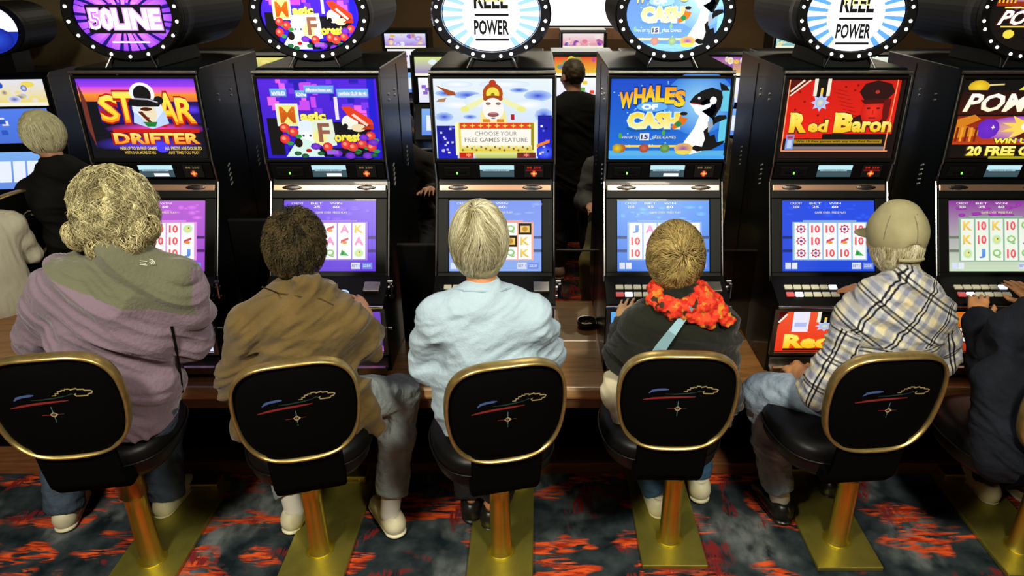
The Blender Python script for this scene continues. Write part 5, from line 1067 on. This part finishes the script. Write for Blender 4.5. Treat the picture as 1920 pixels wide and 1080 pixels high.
for k in range(6):
    a_ = k*pi/3+pi/6; pts = [hd+hR@(V3(0, -.008, .022)+np.array([.0985*sin(t)*cos(a_), .1175*sin(t)*sin(a_), .1135*cos(t)-.002])) for t in np.linspace(.25, 1.6, 8)]; obj('cap_seam', tb([Vector(p-org) for p in pts], .0018, 5), SE, cap)
b = bmesh.new(); bmesh.ops.create_uvsphere(b, u_segments=12, v_segments=6, radius=.007); obj('cap_button', b, SE, cap, Vector(hd+hR@V3(0, -.008, .137)-org), smooth=True)
b = bmesh.new(); bmesh.ops.create_uvsphere(b, u_segments=10, v_segments=6, radius=.004); obj('eyelet', b, VOID, cap, Vector(hd+hR@V3(.012, -.083, .104)-org))
pts = [hd+hR@V3(.088*sin(t), -.012-.112*cos(t), -.052+.004*cos(t)) for t in np.linspace(-.55, .55, 9)]; obj('cap_strap', tb([Vector(p-org) for p in pts], .006, 6), CAPM, cap)
# ---- 6 navy coat at the right edge
S6 = dict(hip=(2.14, 2.37, .74), neck=P(1990, 545, 2.38), head=P(1992, 462, 2.46), sc=1.0, h=.007,
    sh=(P(1900, 618, 2.36), P(2080, 610, 2.38)), el=(P(1858, 668, 2.46), P(2070, 690, 2.42)), wr=(P(1832, 592, 2.66), P(1945, 570, 2.70)),
    kn=((2.0, 2.80, .60), (2.3, 2.80, .6)), an=(Fl(1850, 905, .08), (2.25, 2.7, .08)), hl=[(0, 1, 0), (0, 1, 0)],
    hands=[(P(1838, 530, 2.80)-P(1832, 592, 2.66), (-.1, -.3, 1), .5), (P(1896, 520, 2.82)-P(1945, 570, 2.70), (0, -.4, 1), .3)],
    chest=(.18, .13, .18), belly=(.2, .15, .18), pelvis=(.2, .16, .14), skin=MATS['ruddy_skin'],
    top=dict(name='navy_coat', mat=mat('navy_wool', (.006, .008, .013), .9, var=.4, scale=10, bump=.4, bscale=160, spec=.2), e=.018, sleeve=(.084, .080, .058), fore=(.86, .9), hem=.12, z0=.36, collar=.03, nr=.06, folds=folds(.013, 5, 5, 11, .6, 11),
        extra=[('cone', P(1868, 720, 2.42), P(1862, 850, 2.42), .09, .07, .08), ('cone', P(1870, 705, 2.24), P(1868, 860, 2.14), .08, .085, .08), ('cone', P(1945, 740, 2.18), P(1935, 880, 2.14), .09, .08, .08), ('cone', P(1930, 720, 2.30), P(1925, 880, 2.30), .10, .09, .08)]),
    trousers=dict(mat=MATS['black_trousers'], r=(.1, .08, .06)), shoe=WSHOE)
r, org, hR, tR = person('person', 'person in a navy coat cut off by the right edge, both hands on the buttons', S6)
hd = V3(*S6['head']); hairshell(r, org, hd, hR, [((0, -.012, .022), (.09, .105, .1)), ((0, -.05, -.055), (.074, .062, .06))], MATS['dark_hair_base'], .006, 50)
for k_ in ('fleece', 'plaid_cotton', 'pale_blue_knit', 'charcoal_knit', 'brown_suede', 'navy_wool'): weave(MATS[k_], [(45 if k_ != 'fleece' else 70, .35, .012), (260, .35, .003)])
for k_ in ('blue_jeans', 'grey_jeans', 'bright_blue_jeans', 'faded_jeans'): weave(MATS[k_], [(28, .5, .02), (200, .3, .004)])
# ---------------------------------------------------------------- far side of the room
GM = {}
def far_machine(i, x, y, yaw, hgt, label, cols, face=(.9, .9, 1), extra=None):
    r = empty('slot_machine', (x, y, 0), yaw, label, 'slot machine', 'slot machines on the far side'); k = hgt/1.6
    obj('cabinet', shared('farcab%.2f' % hgt, lambda: prism([(0, 0), (0, .78*k), (-.12, .82*k), (-.12, .85*k), (.05, .90*k), (.16, 1.18*k), (.12, 1.2*k), (.12, 1.58*k), (.16, 1.6*k), (.5, 1.6*k), (.5, 0)], -.26, .26, .004)), SIDE, r)
    A = Art(.46, .15*k).rect(0, 0, 100, 100, cols[0], cols[1]); rr = random.Random(i)
    for _ in range(16): A.ell(rr.uniform(6, 94), rr.uniform(12, 88), rr.uniform(3, 9), rr.uniform(8, 22), rr.choice(cols), rr.choice(cols), 8)
    A.rect(0, 0, 100, 14, (.97, .95, .85)); A.build('header_panel', r, (0, .116, 1.49*k))
    B = Art(.42, .2*k).rect(0, 0, 100, 100, face, tuple(min(1, c*1.1) for c in face))
    for _ in range(9): B.rect(*(lambda u, v: (u, v, u+9, v+14))(rr.uniform(4, 85), rr.uniform(8, 75)), rr.choice(cols))
    B.build('upper_screen', r, (0, .116, 1.30*k))
    D = Art(.4, .22*k).rect(0, 0, 100, 100, (.4, .55, .9), (.5, .7, .95))
    for c in range(4): D.rect(10+c*21, 18, 28+c*21, 75, (.92, .95, 1))
    D.build('game_screen', r, (0, .100, 1.04*k), math.atan2(.11, .28))
    obj('button_deck', bx(-.24, .24, -.115, -.02, .848*k, .862*k, bev=.003), DULL, r)
    for s in (-1, 1): obj('chrome_rail', tb([(s*.262, .04, .9*k), (s*.262, .15, 1.18*k), (s*.262, .115, 1.21*k), (s*.262, .115, 1.58*k)], .006, 6), CHROME, r)
    if extra: extra(r, k)
    return r
pal = [(.95, .8, .25), (.9, .3, .2), (.4, .7, .3), (.6, .3, .75), (.95, .93, .8), (.25, .4, .85)]
YB = 6.05
far = [(-2.75, 'purple', [(.4, .2, .7), (.9, .5, .7), (.95, .9, .95)]), (-2.1, 'green', [(.3, .6, .3), (.95, .9, .5), (.9, .4, .3)]), (-.80, 'yellow and violet', [(.55, .4, .8), (.85, .9, .55), (.9, .95, .95)]), (-.22, 'blue and gold', [(.3, .6, .85), (.95, .7, .2), (.9, .5, .6)]), (.10+.26, 'golden', pal[:4]), (.95, 'purple and white', [(.95, .9, .95), (.6, .3, .75), (.85, .6, .85)]), (1.52, 'pink and gold', [(.95, .75, .3), (.6, .35, .7), (.95, .95, .9)]), (2.09, 'pale', [(.85, .92, .95), (.95, .9, .75), (.7, .8, .9)]), (2.9, 'green and white', [(.6, .85, .6), (.95, .95, .9), (.9, .6, .5)]), (3.5, 'ivory', [(.9, .88, .75), (.8, .8, .85), (.95, .9, .9)])]
for i, (x, nm, c) in enumerate(far): far_machine(i, x, YB+(.0 if i % 2 else .05), 0, 1.62, 'far slot machine with a %s header panel, seen between the front machines' % nm, c)
# second far island, only its headers show
for i, x in enumerate((-1.5, -.5, .5, 1.6, 2.9)): far_machine(20+i, x, 8.4, 0, 1.62, ('%s slot machine of the row behind the far machines' % ('violet', 'gold', 'rose', 'lilac', 'teal')[i]), [[(.6, .4, .9), (.9, .9, 1), (.9, .7, .3)], [(.95, .8, .3), (.8, .3, .2), (.9, .9, .7)], [(.9, .5, .6), (.95, .9, .9), (.5, .3, .7)], [(.8, .7, .95), (.95, .95, 1), (.4, .3, .8)], [(.3, .7, .7), (.9, .95, .9), (.95, .8, .4)]][i])
# timber beam and posts, bright screen above
b0 = P(1092, 62, 9.4)
fr = empty('timber_frame', (b0.x, 9.4, 0), 0, 'brown timber post and beam below the bright white screen', 'wooden frame')
TM = mat('brown_timber', s2l(105, 72, 50), .6, var=.2, scale=6)
obj('beam', bx(-1.0, 1.0, 0, .12, P(0, 75, 9.4).z, P(0, 52, 9.4).z, bev=.01), TM, fr); obj('post', bx(-.07, .1, .02, .11, 0, P(0, 75, 9.4).z, bev=.01), TM, fr); obj('capital', bx(-.22, .24, .0, .12, P(0, 82, 9.4).z, P(0, 75, 9.4).z, bev=.005), TM, fr)
p1, p2 = P(1030, 48, 9.6), P(1165, -40, 9.6)
sc_ = empty('light_screen', ((p1.x+p2.x)/2, 9.6, p1.z), 0, 'large glowing white screen above the timber beam in the background', 'screen'); obj('screen_frame', bx(-(p2.x-p1.x)/2-.03, (p2.x-p1.x)/2+.03, .01, .08, -.03, .95, bev=.005), PLASTIC, sc_)
obj('screen_face', bx(-(p2.x-p1.x)/2, (p2.x-p1.x)/2, 0, .012, 0, .9), mat('white_backlight', (1, 1, .98), emit=1.6), sc_)
# left: machine, seated players, stools
lm = far_machine(40, -3.22, 4.35, radians(6), 1.68, 'slot machine at the far left with yellow and blue artwork, beside the white-haired player', [(.95, .85, .35), (.9, .9, .95), (.2, .35, .75)], (.3, .45, .85))
A = EArt(.36, .28).rect(-50, -50, 150, 150, (.1, .2, .7)).rect(0, 45, 100, 90, Wh).ell(60, 30, 30, 25, (.2, .35, .9), (.1, .15, .6)); t_ = obj('topper', shared('topper_shell', lambda: None), PLASTIC, lm, (0, .12, 1.93)); t_.scale = (.85, .6, .85); A.build('sign_face', lm, (0, .1, 1.93), 0, ART); obj('topper_neck', bx(-.08, .08, .15, .35, 1.66, 1.79), PLASTIC, lm)
def bgperson(label, S, hairc=None, hc2=None, hshape=None, big=False):
    r, org, hR, tR = person('person', label, S); hd = V3(*S['head'])
    if hairc:
        o = hairshell(r, org, hd, hR, hshape or [((0, -.012, .022), (.088, .104, .098)), ((0, -.04, -.04), (.08, .07, .06))], mat('hair_base_%d_%d' % hairc[:2], s2l(*hairc), .6), .004, 50, .008)
        if big: tag(hair(o, org, hd+hR@V3(0, -.015, -.006), (.094, .112, .118), hR, (0, -.2, .95), 1500, 8, .012, s2l(*hairc), s2l(*hc2), curl=.2, w_=.0018, lift=.0006, low=-.5, gravity=.8, freq=25, seed=31, wild=.2, name='strands'), kind='stuff')
    return r
BLK = mat('black_jacket', (.007, .007, .006), .85, bump=.3, bscale=160, spec=.15)
def seated(hx, hy, yaw, z=.72, sc=1.0, **k):
    R = Matrix.Rotation(yaw, 3, 'Z'); g = lambda x, y, zz: Vector((hx, hy, 0))+R @ Vector((x, y, 0))*sc+Vector((0, 0, z+zz*sc))
    S = dict(hip=g(0, 0, .0), neck=g(0, .04, .50), head=g(0, .08, .66), hf=(yaw, -.1, 0), yaw=yaw, sc=sc, h=.009, sh=(g(-.17, .03, .42), g(.17, .03, .42)), el=(g(-.22, .12, .20), g(.22, .12, .20)), wr=(g(-.15, .36, .24), g(.15, .36, .24)),
        kn=(g(-.13, .42, -.12), g(.13, .42, -.12)), an=(g(-.13, .38, -z/sc+.09), g(.13, .38, -z/sc+.09)), hl=[R @ Vector((0, 1, 0))]*2,
        top=dict(name='jacket', mat=BLK, e=.014, h=.010, sleeve=(.072, .066, .048), fore=(.9, .9), folds=folds(.01, 5, 5, 12, .4, 3)), trousers=dict(mat=MATS['black_trousers']))
    S.update(k); return S
def rot_stool(x, y, a, label):
    s = copy_tree(proto); s.location = (x, y, 0); s.rotation_euler.z = radians(a-13); tag(s, label, 'stool', 'stools on the far left'); return s
wp = P(75, 248, 3.87); wh = (wp.x-.08, 4.0)
bgperson('person with a white bob of hair and black jacket seated at the far left machine', seated(wh[0]+.05, wh[1], radians(62), .70, 1.0, hf=(radians(82), -.2, 0), head=Vector((wp.x, 3.87, wp.z)), neck=Vector((wp.x+.05, 3.85, wp.z-.16))), (190, 185, 140), (245, 240, 205), None, True)
B_ = P(148, 352, 4.2); rot_stool(B_.x-.24, 4.25, 80, 'black stool behind the white-haired player in the black jacket')
lp_ = P(-40, 345, 3.5); wk = mat('white_knit', s2l(190, 186, 165), .9, bump=.4, bscale=120)
bgperson('person in a white ribbed sweater cut off by the left edge', seated(lp_.x-.1, 3.5, radians(40), .62, .95, top=dict(name='sweater', mat=wk, e=.01, h=.01, sleeve=(.06, .055, .045), fore=(.9, .9), folds=folds(.006, 30, 30, 4, 0, 3))), (120, 100, 60))
ca_ = P(34, 395, 3.75); rot_stool(ca_.x-.30, 3.8, 80, 'black stool at the left edge below the white-haired player')
# middle: standing man and players beyond the dividers
mp = P(1078, 140, 5.3)
SM = dict(hip=(mp.x+.0, 5.3, .90), neck=(mp.x+.0, 5.28, 1.40), head=(mp.x-.015, 5.32, 1.555), hf=(.5, -.05, 0), yaw=.25, h=.009, sh=((mp.x-.18, 5.22, 1.33), (mp.x+.17, 5.32, 1.33)), el=((mp.x-.23, 5.25, 1.07), (mp.x+.22, 5.4, 1.07)), wr=((mp.x-.15, 5.45, .95), (mp.x+.15, 5.5, .95)), kn=((mp.x-.1, 5.33, .48), (mp.x+.12, 5.36, .48)), an=((mp.x-.1, 5.3, .08), (mp.x+.14, 5.28, .08)), hl=[(0, 1, 0), (.2, 1, 0)],
    top=dict(name='jacket', mat=BLK, e=.02, h=.01, sleeve=(.078, .07, .05), fore=(.9, .9), hem=.12, folds=folds(.01, 5, 5, 12, .4, 3)), trousers=dict(mat=MATS['black_trousers'], r=(.09, .07, .06)), shoe=mat('white_red_shoe', s2l(190, 160, 150), .5))
bgperson('person standing in a dark jacket beyond the gap beside the gold idol machine', SM, (62, 50, 26), None, [((0, -.012, .022), (.078, .098, .096))])
SG = lambda c, n: dict(name='jacket', mat=mat(n, s2l(*c), .85, var=.1, bump=.3), e=.012, h=.01, sleeve=(.068, .062, .046), fore=(.85, .85), folds=folds(.01, 5, 5, 12, .4, 3))
kp = P(1150, 470, 4.35)
bgperson('person in khaki trousers and grey jacket seated beyond the glass divider', seated(kp.x+.06, 4.75, radians(170), .62, 1.0, top=SG((70, 70, 66), 'grey_jacket'), trousers=dict(mat=mat('khaki_cotton', s2l(150, 140, 90), .85))), (70, 55, 35))
hp = P(806, 345, 4.3); bgperson('person hidden behind the magic forest machine with one hand showing', seated(hp.x-.22, 4.72, radians(178), .66, 1.0, top=SG((28, 22, 16), 'dark_brown_jacket'), wr=(Vector((hp.x-.42, 4.3, 1.0)), Vector((hp.x-.42, 4.3, .9))), el=(Vector((hp.x+.0, 4.6, .9)), Vector((hp.x-.45, 4.6, .9)))) | dict(wr=(Vector((hp.x, hp.y, hp.z-.04)), Vector((hp.x-.42, 4.3, .9)))), (40, 30, 20))
wp2 = P(1383, 320, 4.6); bgperson('person in cream clothes beyond the gap right of the whale machine', seated(wp2.x-.10, 4.9, radians(175), .68, 1.0, top=SG((185, 175, 140), 'cream_jacket'), trousers=dict(mat=mat('gold_cloth', s2l(170, 120, 50), .7))), (120, 110, 80))
gp = P(1438, 385, 5.2); bgperson('person in a blue-grey jacket seated farther back, left of the flying-ace machine', seated(gp.x+.02, 5.35, radians(200), .55, .95, top=SG((82, 96, 104), 'blue_grey_jacket')), (80, 70, 50))
